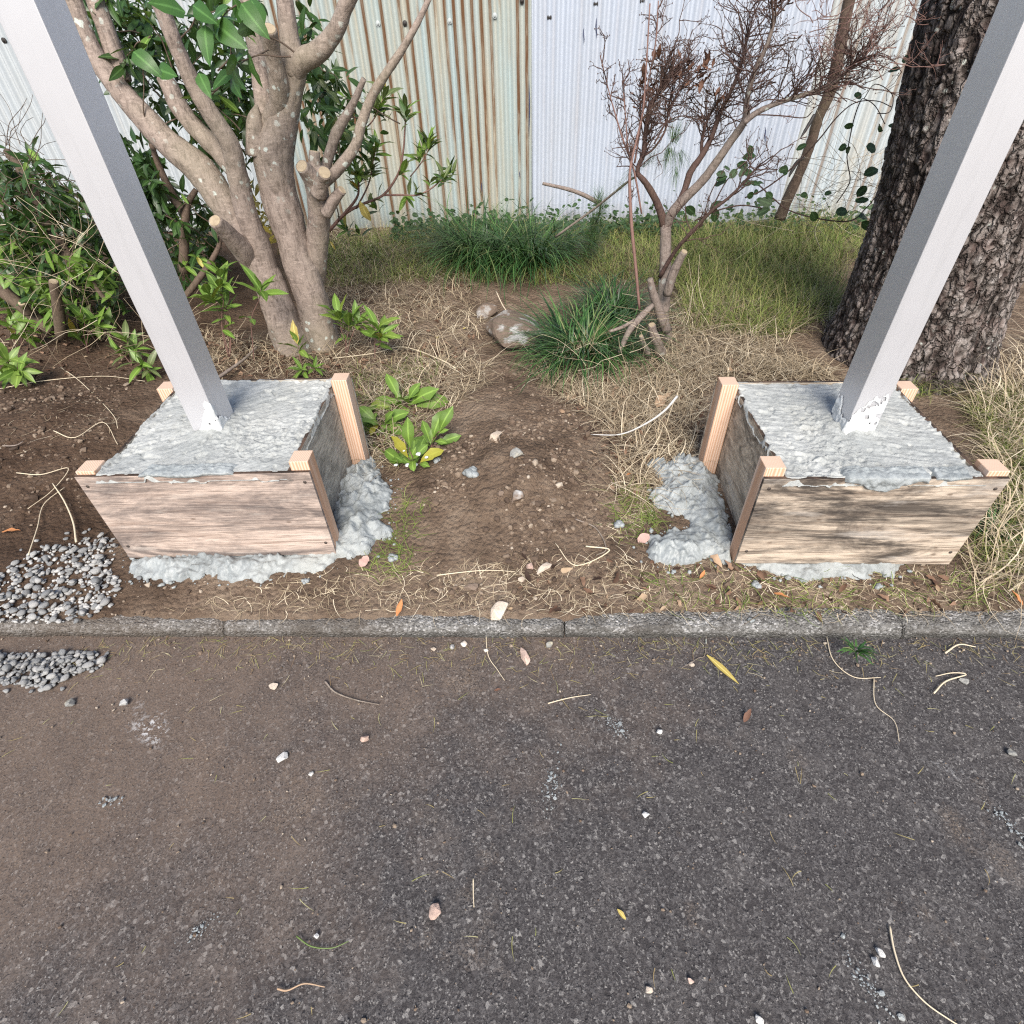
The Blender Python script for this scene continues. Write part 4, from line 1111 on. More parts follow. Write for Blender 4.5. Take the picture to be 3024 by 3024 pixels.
# second shrub behind, its leafy branches reaching right in front of the rusty sheets
zb4 = lambda a, b: (900+a*0.3623, b*0.3623)
shr = thing('leafy_shrub', 'red stemmed leafy shrub reaching right across the rusty sheets', 'shrub', G(960, 800, 0.09))
S4 = 700/1932
RS = [([(200, 1880, 14), (330, 1740, 13), (480, 1660, 11), (640, 1590, 10), (760, 1420, 9), (800, 1250, 8), (815, 1080, 7), (822, 900, 5)], (3.7, 3.7)),
      ([(640, 1590, 9), (780, 1590, 8), (920, 1590, 7), (1040, 1530, 6), (1140, 1440, 5)], (3.7, 3.75)),
      ([(860, 1440, 5), (940, 1340, 5), (1000, 1240, 4), (1010, 1140, 4)], (3.72, 3.75)),
      ([(270, 1800, 12), (420, 1620, 10), (440, 1500, 7), (430, 1420, 6)], (3.6, 3.5)),
      ([(150, 1300, 8), (300, 1220, 7), (480, 1060, 6), (570, 960, 5), (640, 800, 4)], (3.6, 3.6)),
      ([(420, 1700, 8), (520, 1500, 6), (560, 1300, 5), (590, 1180, 4)], (3.65, 3.6))]
for i, (pts, Y) in enumerate(RS):
    C = branch(shr, pts, Y, 'branch', 'bark_red', 7, 0.05, False, i, 4, S4, (900, 0))
    r = random.Random(400+i)
    rosette(shr, C[-1, :3], C[-1, :3]-C[-4, :3], 10, 0.105, ['olive', 'mid'], r, (0.4, 1.2), 0.06)
    for k in range(7):
        j = r.randint(len(C)//3, len(C)-2)
        if i == 0 and k > 4: continue
        ax = (C[j+1, :3]-C[j, :3])/np.linalg.norm(C[j+1, :3]-C[j, :3])+np.array([r.uniform(-1, 1), r.uniform(-0.6, 0.3), r.uniform(-0.2, 0.8)])
        if k % 3 == 0: rosette(shr, C[j, :3]+0.03*ax, ax, 5, 0.10, ['olive', 'mid'], r, (0.5, 1.3), 0.02)
        else: inst('leaf', r.choice(LS['olive']), shr, leaf_matrix(C[j, :3], ax, (0, 0, 1), 0.10*r.uniform(0.7, 1.2)))
for a, b, c in [(420, 1500, 8), (560, 1680, 6), (1130, 1440, 9), (1180, 1380, 7), (640, 720, 6), (600, 800, 7), (330, 1850, 9), (420, 1880, 7), (980, 1190, 7), (560, 1260, 6), (820, 930, 4), (240, 680, 6), (620, 930, 6)]:
    p = D(*zb4(a, b), 3.55+0.3*r.random()); rosette(shr, p, (r.uniform(-.5, .5), -0.3, 0.7), c, 0.10, ['olive', 'mid', 'dark'], r, (0.5, 1.3), 0.05)
p = D(*zb4(450, 1640), 3.5); inst('leaf', LS['yellow'][0], shr, leaf_matrix(p, (0.25, -0.1, -0.9), (0, -1, 0), 0.13))

# ------------------------------------------------------------------ undergrowth on the far left
ZL = 700/1932
zl = lambda a, b: (a*ZL, 400+b*ZL)
und = thing('dark_shrub', 'dark leggy shrub with sawn stems left of the left post', 'shrub', G(150, 960, 0.1))
for i, (pts, Y, cut) in enumerate([
    ([(640, 1180, 42), (540, 960, 40), (420, 780, 40), (280, 470, 42), (170, 280, 36), (60, 130, 30)], (3.0, 3.3), 0),
    ([(500, 1640, 44), (480, 1450, 42), (460, 1320, 38), (437, 1190, 35)], (2.75, 2.72), 1),
    ([(420, 1600, 40), (250, 1450, 48), (100, 1330, 50), (-80, 1180, 52)], (2.85, 2.9), 0),
    ([(230, 1450, 36), (200, 1400, 32), (178, 1366, 30)], (2.82, 2.80), 1),
    ([(160, 900, 22), (90, 720, 22), (20, 560, 22), (-40, 420, 20)], (3.2, 3.3), 0),
    ([(1520, 660, 36), (1430, 520, 32), (1340, 350, 28), (1270, 180, 24), (1230, 60, 20)], (3.3, 3.4), 0),
    ([(1500, 1120, 40), (1500, 900, 38), (1510, 700, 34), (1530, 560, 26), (1600, 440, 20)], (3.2, 3.35), 0),
    ([(1330, 1500, 20), (1560, 1250, 26), (1760, 960, 20), (1800, 800, 14)], (3.0, 3.2), 0),
    ([(860, 1340, 20), (800, 1260, 16), (740, 1140, 12)], (2.8, 2.8), 0)]):
    branch(und, pts, Y, 'stem', 'bark_dark', 9, 0.12, bool(cut), 30+i, 4, ZL, (0, 400))
leaf_cloud(und, [(0, 280), (260, 150), (700, 420), (800, 800), (900, 1200), (1000, 1500), (500, 1500), (0, 1300)], 40, (2.85, 3.7), 0.10, ['dark', 'dark', 'mid'], 311, (3, 5), scale=ZL, off=(0, 400))
und2 = thing('dark_shrub', 'dense dark leafy shrub between the left post and the multi-stem tree', 'shrub', G(480, 900, 0.1))
leaf_cloud(und2, [(1000, 60), (1250, 120), (1500, 600), (1700, 700), (1750, 1000), (1500, 1200), (1250, 800), (1100, 420)], 26, (3.1, 3.8), 0.095, ['dark', 'dark', 'mid'], 312, (3, 6), scale=ZL, off=(0, 400))
leaf_mass(und, [(-60, 250), (250, 200), (640, 480), (760, 700), (900, 1150), (1050, 1500), (400, 1500), (-60, 1350)], 1900, (2.95, 4.0), 0.095, ['dark'], 353, 'leaf_dark', ZL, (0, 400))
leaf_mass(und, [(-60, 900), (700, 900), (1000, 1500), (600, 1560), (-60, 1450)], 260, (2.8, 3.1), 0.095, ['mid'], 354, 'leaf_mid', ZL, (0, 400), 'pale_foliage')
leaf_mass(und2, [(1000, 60), (1250, 120), (1500, 500), (1750, 650), (1800, 1000), (1600, 1250), (1300, 900), (1100, 420)], 700, (3.2, 4.2), 0.095, ['dark'], 355, 'leaf_dark', ZL, (0, 400))
leaf_mass(und2, [(1900, 300), (2300, 500), (2600, 800), (2400, 1000), (1950, 900)], 260, (3.4, 4.4), 0.09, ['olive'], 356, 'leaf_olive', ZL, (0, 400))
# tangle of thin dry stems
def tangle(name, label, cat, pts, n, Y, L, seed, mat, rr=0.0013, up=0.4, kind=None):
    r = random.Random(seed); mb = MB(); reg = np.array(pts, float); lo = reg.min(0); hi = reg.max(0); c = 0
    while c < n:
        a, b = r.uniform(lo[0], hi[0]), r.uniform(lo[1], hi[1])
        if not in_poly(np.array([a]), np.array([b]), reg)[0]: continue
        p = D(a, b, r.uniform(*Y)); d = np.array([r.gauss(0, 0.8), r.gauss(0, 0.6), r.gauss(up, 0.5)]); d /= np.linalg.norm(d)
        q = [p]
        for k in range(4):
            d = d+np.array([r.gauss(0, 0.22) for _ in range(3)]); d /= np.linalg.norm(d)
            q.append(q[-1]+d*L*r.uniform(0.5, 1.3)/4)
        C = crom(np.array(q), 3); v, f = tube(C, np.linspace(rr, rr*0.5, len(C)), 4, cap=False); mb.add(v, f, r.random()); c += 1
    o = mb.build(name, MAT[mat], None, loc=D(*reg.mean(0), np.mean(Y)))
    return tag(o, label, cat, kind=kind)
tangle('bare_twigs', 'tangle of thin dark bare twigs against the grey sheet at far left', 'twigs', [(0, 400), (100, 420), (230, 560), (330, 850), (380, 1000), (200, 900), (0, 750)], 150, (2.9, 3.6), 0.35, 321, 'bark_dark', 0.0018, kind='stuff')
tangle('dry_stems', 'pale dry stems tangled through the shrubs at left', 'stems', [(0, 650), (300, 700), (420, 1000), (560, 900), (600, 1020), (300, 1080), (0, 1050)], 170, (2.5, 3.2), 0.35, 322, 'straw', 0.0013, 0.2, kind='stuff')

# light green sprouts at the foot of the shrubs and round the boxes: (pixel of rosette centre, leaf count, leaf length)
SPR = [
    ('sprout with upright pale green leaves at the far left edge', (135, 905), [(135, 905), (150, 870), (95, 940)], 6, .115, ['mid', 'mid', 'lime'], (120, 1010)),
    ('three stemmed green sprout left of the left post foot', (240, 945), [(243, 935), (290, 960), (225, 990)], 6, .10, ['mid', 'mid', 'olive'], (260, 1040)),
    ('drooping green sprout at the left picture edge above the bare soil', (40, 1080), [(30, 1060), (60, 1095), (15, 1110)], 6, .095, ['lime', 'mid'], (40, 1130)),
    ('long leaved seedling at the left edge', (45, 960), [(40, 955), (70, 985)], 5, .095, ['mid'], (60, 1030)),
    ('low green sprout beside the left post', (370, 1010), [(372, 1000), (350, 1040), (400, 1030)], 6, .085, ['mid', 'olive'], (385, 1075)),
    ('sprout leaning against the back of the left box', (420, 1085), [(405, 1070), (440, 1090)], 5, .085, ['olive', 'mid'], (430, 1110)),
    ('bright sprig with broad leaves before the tree trunk', (770, 855), [(770, 850)], 8, .115, ['mid'], (750, 1078)),
    ('drooping sprig left of the tree trunk', (645, 840), [(645, 800), (650, 850), (665, 900), (620, 870)], 6, .10, ['mid', 'mid', 'lime'], (680, 1062)),
    ('pale sprig behind the post near the trunk', (560, 680), [(555, 675), (590, 700)], 7, .10, ['mid', 'lime'], (580, 800)),
    ('sprout with one chewed yellow leaf at the tree foot', (875, 1025), [(878, 1015)], 4, .085, ['mid', 'lime'], (890, 1075)),
    ('leafy sprout right of the tree foot', (1010, 940), [(1000, 930), (1030, 955), (1060, 950)], 7, .095, ['mid', 'lime'], (1025, 1045)),
    ('lime green sprout with spreading narrow leaves right of the tree foot', (1110, 975), [(1115, 965), (1130, 985)], 7, .115, ['lime', 'mid'], (1110, 1060)),
    ('small dark sprout hidden behind the left box', (900, 1090), [(890, 1090), (930, 1085)], 5, .06, ['mid'], (910, 1105)),
]
for i, (lab, _, tips, n, L, sets, bs) in enumerate(SPR):
    b = G(*bs, 0.09); b[2] = bed(b[0], b[1])
    tp = []
    for t in tips:
        q = D(t[0], t[1], b[1]+random.uniform(-0.06, 0.03)); q[2] = max(q[2], b[2]+0.03); tp.append(q)
    ro = leafy_plant('sprout', lab, 'sprout', b, tp, n+2, L*1.3, sets, 500+i, 'bark_red', 0.0028, None, (0.7, 1.35), 2)
    if 'yellow' in lab:
        inst('leaf', LS['yellow'][1], ro, leaf_matrix(tp[0], (0.0, -0.1, 1), (0, -1, 0), 0.12))
WEED = [
    ('broad leaved weed at the back of the mound, beside the left box', (1195, 1205), [(1165, 1150, .10), (1215, 1165, .08), (1235, 1180, .13), (1265, 1195, .12), (1160, 1190, .10), (1250, 1215, .10), (1130, 1200, .09), (1110, 1230, .09)]),
    ('serrated weed hugging the corner batten of the left box', (1130, 1260), [(1110, 1250, .09), (1090, 1290, .10), (1150, 1240, .10), (1160, 1280, .10), (1120, 1310, .09), (1060, 1290, .09), (1090, 1230, .08)]),
    ('weed with narrow upright leaves on the mound beside the concrete splash', (1275, 1320), [(1285, 1265, .09), (1310, 1250, .09), (1265, 1290, .08), (1320, 1315, .08), (1255, 1310, .07)]),
    ('ragged weed splashed with wet concrete right of the left box', (1225, 1380), [(1205, 1295, .09), (1190, 1330, .08), (1235, 1340, .08), (1210, 1410, .10), (1235, 1430, .09), (1170, 1380, .09), (1260, 1350, .08)]),
]
for i, (lab, bp, lv) in enumerate(WEED):
    b = G(*bp, 0.13); b[2] = bed(b[0], b[1]); b = G(*bp, b[2])
    root = thing('broadleaf_weed', lab, 'weed', b); r = random.Random(600+i)
    for (px, py, L) in lv:
        q = D(px, py, b[1]+r.uniform(-0.05, 0.05)); q[2] = max(q[2], b[2]+0.015)
        d = q-b; ln = np.linalg.norm(d); d = d/ln
        s = b+d*max(0.01, ln-L*0.5)
        p = stem_path(b, s, r, 0.1); v, f = tube(p, np.linspace(0.0025, 0.0015, len(p)), 5); mb = MB(); mb.add(v, f); mb.build('stem', MAT['bark_red'], root)
        inst('leaf', r.choice(LS['weed']), root, leaf_matrix(s, d+np.array([0, 0, 0.25]), (0, -0.5, 1), L*1.35, r.uniform(-0.4, 0.4)))
        for kk in range(2):
            e = d+np.array([r.gauss(0, .6), r.gauss(0, .6), r.gauss(0.1, .3)]); inst('leaf', r.choice(LS['weed']), root, leaf_matrix(b+d*ln*r.uniform(.2, .6), e, (0, -0.3, 1), L*r.uniform(.6, 1.0), r.uniform(-.5, .5)))
    if 'splashed' in lab:
        for k, (px, py, L) in enumerate(lv):
            q = D(px, py, b[1]-0.01); q[2] = max(q[2], b[2]+0.02)
            v, f = stone((random.uniform(.006, .012), random.uniform(.006, .012), .003), 620+k, 2, 0.6, False); mb = MB(); mb.add(v+q, f); mb.build('concrete_drop', MAT['mortar'], root)

# ------------------------------------------------------------------ bare twiggy shrub right of centre
bs = thing('bare_shrub', 'leafless twiggy shrub with cut stumps in front of the white sheets', 'shrub', G(1955, 1040, 0.09))
S5 = 600/1449
MAINB = [
    ([(640, 1700, 48), (620, 1560, 46), (630, 1380, 44), (640, 1180, 40), (640, 1000, 38), (640, 880, 36)], (2.78, 2.95), 'trunk', 0),
    ([(635, 900, 32), (610, 800, 28), (570, 700, 25), (500, 580, 22), (440, 500, 16), (480, 380, 17), (500, 220, 17), (530, 40, 18), (590, -60, 14), (640, -180, 10)], (2.95, 2.9), 'branch', 0),
    ([(645, 900, 34), (690, 790, 34), (790, 680, 33), (900, 570, 31), (990, 450, 29), (1110, 280, 27), (1210, 130, 25), (1220, 0, 20), (1270, -200, 17), (1370, -420, 15), (1430, -640, 12)], (2.95, 2.75), 'branch', 0),
    ([(1200, 150, 22), (1290, 80, 20), (1440, 10, 17), (1600, -40, 16), (1760, -90, 15), (1880, -170, 13), (2000, -290, 10)], (2.78, 2.7), 'branch', 0),
    ([(720, 760, 22), (780, 620, 22), (820, 500, 24), (890, 400, 21), (970, 250, 18), (1030, 80, 15), (1110, -80, 12), (1190, -300, 9), (1230, -500, 7)], (2.93, 3.05), 'branch', 0),
    ([(900, 400, 12), (900, 280, 12), (940, 130, 10), (1010, 10, 8)], (3.0, 3.1), 'branch', 0),
    ([(600, 1250, 16), (700, 1080, 14), (800, 960, 13), (960, 790, 11), (1120, 660, 10), (1320, 440, 6)], (2.85, 2.6), 'branch', 0),
    ([(650, 1380, 30), (690, 1240, 33), (740, 1130, 30), (775, 1070, 25)], (2.76, 2.72), 'stump', 1),
    ([(650, 1640, 36), (590, 1480, 32), (550, 1360, 28), (530, 1265, 20)], (2.7, 2.66), 'stump', 0),
    ([(610, 1800, 40), (580, 1720, 36), (550, 1640, 30), (542, 1592, 26)], (2.62, 2.6), 'stump', 1),
    ([(520, 1800, 22), (490, 1740, 18), (465, 1672, 15)], (2.58, 2.56), 'stump', 1),
    ([(310, 1790, 14), (380, 1640, 22), (460, 1540, 24), (550, 1450, 18)], (2.55, 2.66), 'dead_branch', 0),
    ([(240, 1640, 10), (330, 1610, 13), (420, 1560, 12)], (2.6, 2.62), 'dead_branch', 0),
    ([(455, 1480, 9), (430, 1200, 11), (400, 900, 12), (385, 600, 11), (395, 440, 9), (440, 250, 8), (480, 60, 7), (500, -200, 6), (530, -700, 5)], (2.68, 2.9), 'shoot', 0),
    ([(470, 800, 6), (430, 560, 7), (400, 440, 7), (330, 250, 6), (280, 80, 5), (240, -60, 4), (175, -330, 4)], (2.9, 2.95), 'shoot', 0),
    ([(420, 440, 7), (460, 200, 6), (510, -100, 5), (570, -420, 5), (590, -720, 4)], (2.9, 2.9), 'shoot', 0),
    ([(395, 470, 6), (370, 300, 5), (355, 100, 4), (340, -60, 3), (330, -150, 3)], (2.9, 2.95), 'shoot', 0),
    ([(560, 300, 6), (640, 150, 6), (700, 0, 6), (760, -120, 5)], (2.95, 3.05), 'shoot', 0),
    ([(470, 400, 7), (560, 330, 7), (640, 200, 7), (660, 40, 6), (700, -150, 5), (690, -300, 4)], (3.0, 3.0), 'shoot', 0),
]
twig = MB(); mains = []
for i, (pts, Y, nm, cut) in enumerate(MAINB):
    mt = {'shoot': 'bark_red', 'dead_branch': 'bark_grey', 'trunk': 'bark_grey', 'stump': 'bark_grey'}.get(nm, 'bark_grey' if i in (2, 3) else 'bark_twig')
    C = branch(bs, pts, Y, nm, mt, 10, 0.16 if nm != 'shoot' else 0.03, bool(cut), 50+i, 5, S5, (1700, 300))
    if nm in ('branch', 'shoot'): mains.append((i, C))
def grow(mb, p, d, L, rad, depth, r, jit=0.35):
    n = max(3, int(L/0.022)); q = [p]
    for k in range(n):
        d = d+np.array([r.gauss(0, jit), r.gauss(0, jit), r.gauss(0.06, jit)])*0.6; d /= np.linalg.norm(d)
        q.append(q[-1]+d*L/n)
    q = np.array(q)
    v, f = tube(q, np.linspace(rad, rad*0.55, len(q)), 4, cap=False); mb.add(v, f)
    if depth > 0:
        for k in range(r.randint(2, 4)):
            j = r.randint(max(1, n//3), n); dd = q[j]-q[j-1]; dd /= np.linalg.norm(dd)
            e = np.array([r.gauss(0, 0.8), r.gauss(0, 0.7), r.gauss(0.25, 0.6)])
            grow(mb, q[j], (dd*0.8+e)/np.linalg.norm(dd*0.8+e), L*r.uniform(0.35, 0.65), rad*0.62, depth-1, r)
    else:
        e = q[-1]; v, f = stone((rad*1.6, rad*1.6, rad*3.2), r.randint(0, 20), 1, 0.2, False); mb.add(v+e, f)
r = random.Random(77)
for i, C in mains:
    P = C[:, :3]; n = len(P)
    nt_ = {1: 46, 2: 32, 3: 52, 4: 44, 5: 20, 6: 14, 13: 10, 14: 12, 15: 8, 16: 6, 17: 14, 18: 18}.get(i, 5)
    for k in range(nt_):
        lo = 0.45 if i in (1, 2, 4) else 0.25
        j = min(n-2, int(n*(lo+(1-lo)*r.random()**0.75)))
        dd = P[j+1]-P[j]; dd /= np.linalg.norm(dd)
        e = np.array([r.gauss(0, 0.8), r.gauss(0, 0.8), r.gauss(0.35, 0.5)]); d = dd*0.7+e; d /= np.linalg.norm(d)
        grow(twig, P[j], d, r.uniform(0.08, 0.20) if i not in (13, 14, 15, 16) else r.uniform(0.05, 0.10), 0.0028, 2, r)
o = twig.build('twigs', MAT['bark_twig'], bs); o['kind'] = 'stuff'
# extra reddish spray of twigs before the pine trunk
sp = MB(); r = random.Random(79)
for k in range(40):
    a = D(r.uniform(2380, 2680), r.uniform(-60, 250), r.uniform(2.5, 2.75))
    d = np.array([r.gauss(0.3, 0.6), r.gauss(0, 0.5), r.gauss(0.1, 0.5)]); grow(sp, a, d/np.linalg.norm(d), r.uniform(0.12, 0.22), 0.0016, 2, r)
o = sp.build('twig_spray', MAT['bark_red'], bs); o['kind'] = 'stuff'
# dried brown leaf clumps caught in it
r = random.Random(80)
for a, b in [(1890, 300), (1910, 240), (1960, 220), (2030, 190), (1950, 180), (2085, 200), (2060, 250), (2290, 10), (2310, -5), (2120, 290)]:
    for k in range(11):
        p = D(a+r.uniform(-24, 24), b+r.uniform(-18, 18), 2.93); inst('withered_leaf', r.choice(LS['brown']), bs, leaf_matrix(p, (r.gauss(0, 1), r.gauss(0, 1), r.gauss(-.2, .8)), (0, 0, 1), r.uniform(.035, .06)))

# ------------------------------------------------------------------ pine needles: seedlings and hanging tufts
def needles(root, p, d, n, L, seed, spread=1.0, name='needle_tuft', w=0.0016):
    r = np.random.default_rng(seed); d = np.asarray(d, float); d /= np.linalg.norm(d)
    V = r.normal(0, spread*0.5, (n, 3))+d; V /= np.linalg.norm(V, axis=1)[:, None]
    B = np.asarray(p)+r.normal(0, L*0.10, (n, 3))
    az = np.arctan2(V[:, 1], V[:, 0]); el = np.arcsin(V[:, 2])
    v, q, t = blades(B, az, L*r.uniform(0.6, 1.1, n), w, el, el-0.35, 3, 0, r.uniform(0.1, 0.95, n))
    mb = MB(); mb.add(v, q, t); return mb.build(name, MAT['needle'], root)
pn = thing('pine_sprig', 'hanging pine needle sprigs caught in the bare shrub', 'pine sprig', D(1990, 430, 2.95))
for i, (a, b, d, n) in enumerate([(1990, 415, (0.2, 0, 0.9), 90), (1975, 440, (0, 0, -1), 70), (2005, 450, (0.5, 0, -0.6), 60), (1900, 490, (0.3, 0, 0.4), 60), (1925, 470, (0.6, 0, 0.2), 50), (1870, 500, (-0.6, 0, -0.5), 40), (1845, 540, (-0.8, 0, -0.6), 24), (1995, 500, (0, 0, -1), 30)]):
    needles(pn, D(a, b, 2.95), d, n, 0.10, 700+i)
ps = thing('pine_seedling', 'bushy green pine seedling before the white sheets', 'pine seedling', G(1760, 760, 0.11))
v, f = tube(stem_path(D(1740, 760, 4.2), D(1775, 590, 4.3), random.Random(1), 0), np.linspace(0.008, 0.004, 13), 6); mb = MB(); mb.add(v, f); mb.build('stem', MAT['bark_dark'], ps)
for i in range(16):
    t = i/15; p = D(1735+45*t+random.uniform(-20, 20), 730-140*t, 4.2+random.uniform(-.08, .08)); needles(ps, p, (random.uniform(-.6, .6), -0.2, 0.5), 60, 0.13, 720+i, 1.3)
ps2 = thing('pine_seedling', 'low pine seedling sprawling left of the bare shrub', 'pine seedling', G(1700, 800, 0.10))
for i in range(10):
    p = D(1620+random.uniform(0, 140), 690+random.uniform(0, 70), 4.0+random.uniform(-.1, .1)); needles(ps2, p, (random.uniform(-.8, .8), -0.3, 0.5), 50, 0.12, 740+i, 1.3)

# ------------------------------------------------------------------ pine trunk on the right
def pine():
    Yb = 2.72
    rows = [(2650, 1165, 262), (2665, 1090, 232), (2705, 960, 218), (2750, 830, 217), (2798, 700, 222), (2845, 550, 232), (2893, 400, 244), (2955, 200, 258), (3019, 0, 272), (3090, -200, 290), (3170, -420, 310)]
    Q = []
    for a, b, w in rows:
        p = D(a, b, Yb); Q.append(np.append(p, w*zc_of(p)/FPX*0.97))
    Q = np.array(Q); Q[0, 2] = -0.05
    C = crom(Q, 38); P = C[:, :3]; R = C[:, 3]; N = len(P); seg = 440
    th = np.linspace(0, 2*PI, seg, endpoint=False)
    L = np.concatenate([[0], np.cumsum(np.linalg.norm(np.diff(P, axis=0), axis=1))])
    TH, LL_ = np.meshgrid(th, L); Rm = np.repeat(R[:, None], seg, 1)
    u = TH*0.31*1.0; 
    wx = fbm(np.cos(TH)*2, np.sin(TH)*2, LL_*3, 3, 801)
    k = 30.0; per = round(2*PI*0.31*k)
    ux = (TH/(2*PI))*per
    def wr(ux, uy, s):   # periodic in ux
        f1 = np.full(ux.shape, 9.); f2 = np.full(ux.shape, 9.); ix, iy = np.floor(ux), np.floor(uy); zz = np.zeros(ux.shape); cid = np.zeros(ux.shape)
        for dx in (-1, 0, 1):
            for dy in (-1, 0, 1):
                cx, cy = ix+dx, iy+dy; cm = np.mod(cx, per)
                d = np.hypot(cx+_hash(cm, cy, zz, s)-ux, cy+_hash(cm, cy, zz+5, s)-uy)
                cid = np.where(d < f1, _hash(cm, cy, zz+9, s), cid)
                f2 = np.where(d < f1, f1, np.minimum(f2, d)); f1 = np.minimum(f1, d)
        return f1, f2, cid
    f1, f2, cid = wr(ux+1.1*fbm(np.cos(TH)*5, np.sin(TH)*5, LL_*9, 4, 805), LL_*k*0.72+1.2*fbm(np.cos(TH)*5, np.sin(TH)*5, LL_*8, 3, 806), 810)
    plate = sstep(0.0, 0.45, f2-f1+0.25*fbm(np.cos(TH)*20, np.sin(TH)*20, LL_*40, 3, 807))
    fis = sstep(0.30, 0.05, np.abs(fbm(np.cos(TH)*7, np.sin(TH)*7, LL_*2.6, 3, 808)))
    fine = fbm(np.cos(TH)*14, np.sin(TH)*14, LL_*22, 4, 820)
    lumps = fbm(np.cos(TH)*2.2, np.sin(TH)*2.2, LL_*2.2, 3, 830)
    disp = 0.007*plate*(0.3+0.9*cid)+0.006*fine+0.016*lumps-0.010*fis-0.004
    root_flare = np.exp(-np.clip(P[:, 2]-0.05, 0, None)/0.10)
    disp = disp+root_flare[:, None]*(0.05*np.maximum(0, np.sin(TH*3+0.8))+0.02)
    RR = Rm+disp
    V = P[:, None, :]+np.stack([np.cos(TH), np.sin(TH), np.zeros_like(TH)], -1)*RR[:, :, None]
    idx = np.arange(N*seg).reshape(N, seg)
    q = np.stack([idx[:-1], np.roll(idx[:-1], -1, 1), np.roll(idx[1:], -1, 1), idx[1:]], -1).reshape(-1, 4)
    root = thing('pine_tree', 'thick leaning pine trunk with dark scaly bark behind the right post', 'tree', (P[0][0], P[0][1], 0.08))
    mb = MB(); mb.add(V, q, np.clip(0.22+plate*0.40*(0.4+0.9*cid)+fine*0.55-0.22*fis, 0, 1).ravel())
    mb.build('trunk', MAT['pine'], root)
    # flakes of lichen standing proud
    return root
pine()

# slender peeling trunk behind, right of the bare shrub
sl_ = thing('slender_tree', 'slender leaning trunk with peeling brown bark before the white sheets', 'tree', G(2320, 700, 0.1))
S2 = 600/1932
branch(sl_, [(330, 2080, 52), (420, 1860, 48), (520, 1640, 45), (620, 1380, 44), (690, 1150, 46), (760, 980, 50), (830, 800, 54), (880, 560, 54), (930, 300, 52), (990, 0, 52), (1030, -150, 50)], (4.35, 4.2), 'trunk', 'bark_dark', 14, 0.25, False, 90, 6, S2, (2200, 0))
branch(sl_, [(660, 1090, 14), (610, 1180, 16), (560, 1260, 12), (530, 1310, 5)], (4.15, 4.1), 'peeling_bark', 'bolt', 7, 0.2, False, 91, 5, S2, (2200, 0))
branch(sl_, [(560, 1500, 14), (500, 1540, 18), (450, 1620, 16), (420, 1680, 6)], (4.15, 4.1), 'peeling_bark', 'bolt', 7, 0.2, False, 92, 5, S2, (2200, 0))

# vine with oval leaves hanging left of the pine
vine = thing('leafy_vine', 'thin vine with oval dark leaves hanging beside the pine trunk', 'vine', G(2560, 760, 0.1))
VB = [[(870, 1932, 5), (960, 1800, 5), (1000, 1700, 5), (970, 1500, 5), (1000, 1300, 5), (1040, 1120, 5), (1090, 980, 5), (1130, 940, 4), (1240, 1010, 4), (1330, 1180, 4)],
      [(0, 1880, 7), (180, 1800, 7), (420, 1620, 7), (700, 1330, 7), (860, 1130, 6), (1040, 980, 5), (1250, 960, 4), (1400, 1020, 4)],
      [(-200, 1200, 5), (60, 1100, 6), (330, 1100, 6), (560, 1120, 5), (640, 1060, 4)],
      [(-100, 1850, 6), (80, 1740, 6), (260, 1880, 6), (420, 2000, 6), (700, 2080, 6), (1000, 2100, 6), (1150, 1980, 5), (1260, 1850, 4)],
      [(1130, 940, 4), (1240, 800, 4), (1400, 900, 4), (1380, 1060, 4), (1260, 1080, 4)]]
for i, pts in enumerate(VB):
    branch(vine, pts, (3.5, 3.3), 'stem', 'bark_twig', 6, 0.02, False, 0, 5, S2, (2200, 0))
r = random.Random(83)
for a, b, L in [(990, 1200, .06), (940, 1420, .07), (1015, 1405, .07), (1230, 1390, .10), (1210, 1665, .11), (1130, 1870, .09), (1110, 1910, .09), (540, 1420, .07), (370, 1625, .07), (430, 1670, .08), (110, 1740, .09), (40, 1500, .09), (80, 1850, .08), (210, 1900, .10), (250, 1830, .07), (30, 1580, .08), (150, 1900, .06), (570, 1860, .06), (800, 1850, .06), (1350, 1190, .08), (1410, 1190, .06), (1420, 680, .07), (1540, 580, .06), (1100, 880, .06), (940, 2020, .11), (1150, 2060, .10), (1180, 2110, .10), (700, 2010, .09)]:
    p = D(2200+a*S2, b*S2, 3.3); inst('leaf', r.choice(LS['round']), vine, leaf_matrix(p-np.array([L*0.4, 0, 0]), (r.gauss(0.8, 0.5), r.gauss(0, 0.3), r.gauss(0, 0.4)), (0, -1, 0.6), L*0.72, r.uniform(-0.6, 0.6)))
br = thing('bramble', 'dark oval leaved bramble behind the bare shrub', 'shrub', G(2180, 720, 0.1))
for i, (a, b) in enumerate([(1150, 480), (1250, 380), (1220, 470), (1060, 470), (1070, 520), (1200, 520), (1290, 580), (1270, 660), (1350, 700), (1080, 560), (1000, 560), (1180, 580), (930, 840), (850, 800), (1000, 760), (1100, 780), (1050, 720), (1230, 460), (1380, 760), (1300, 740)]):
    p = D(1700+a*S5, 300+b*S5, 3.7); inst('leaf', r.choice(LS['round']), br, leaf_matrix(p, (r.gauss(0, 1), r.gauss(0, .4), r.gauss(0.1, .6)), (0, -1, 0.8), r.uniform(.045, .08), r.uniform(-.6, .6)))
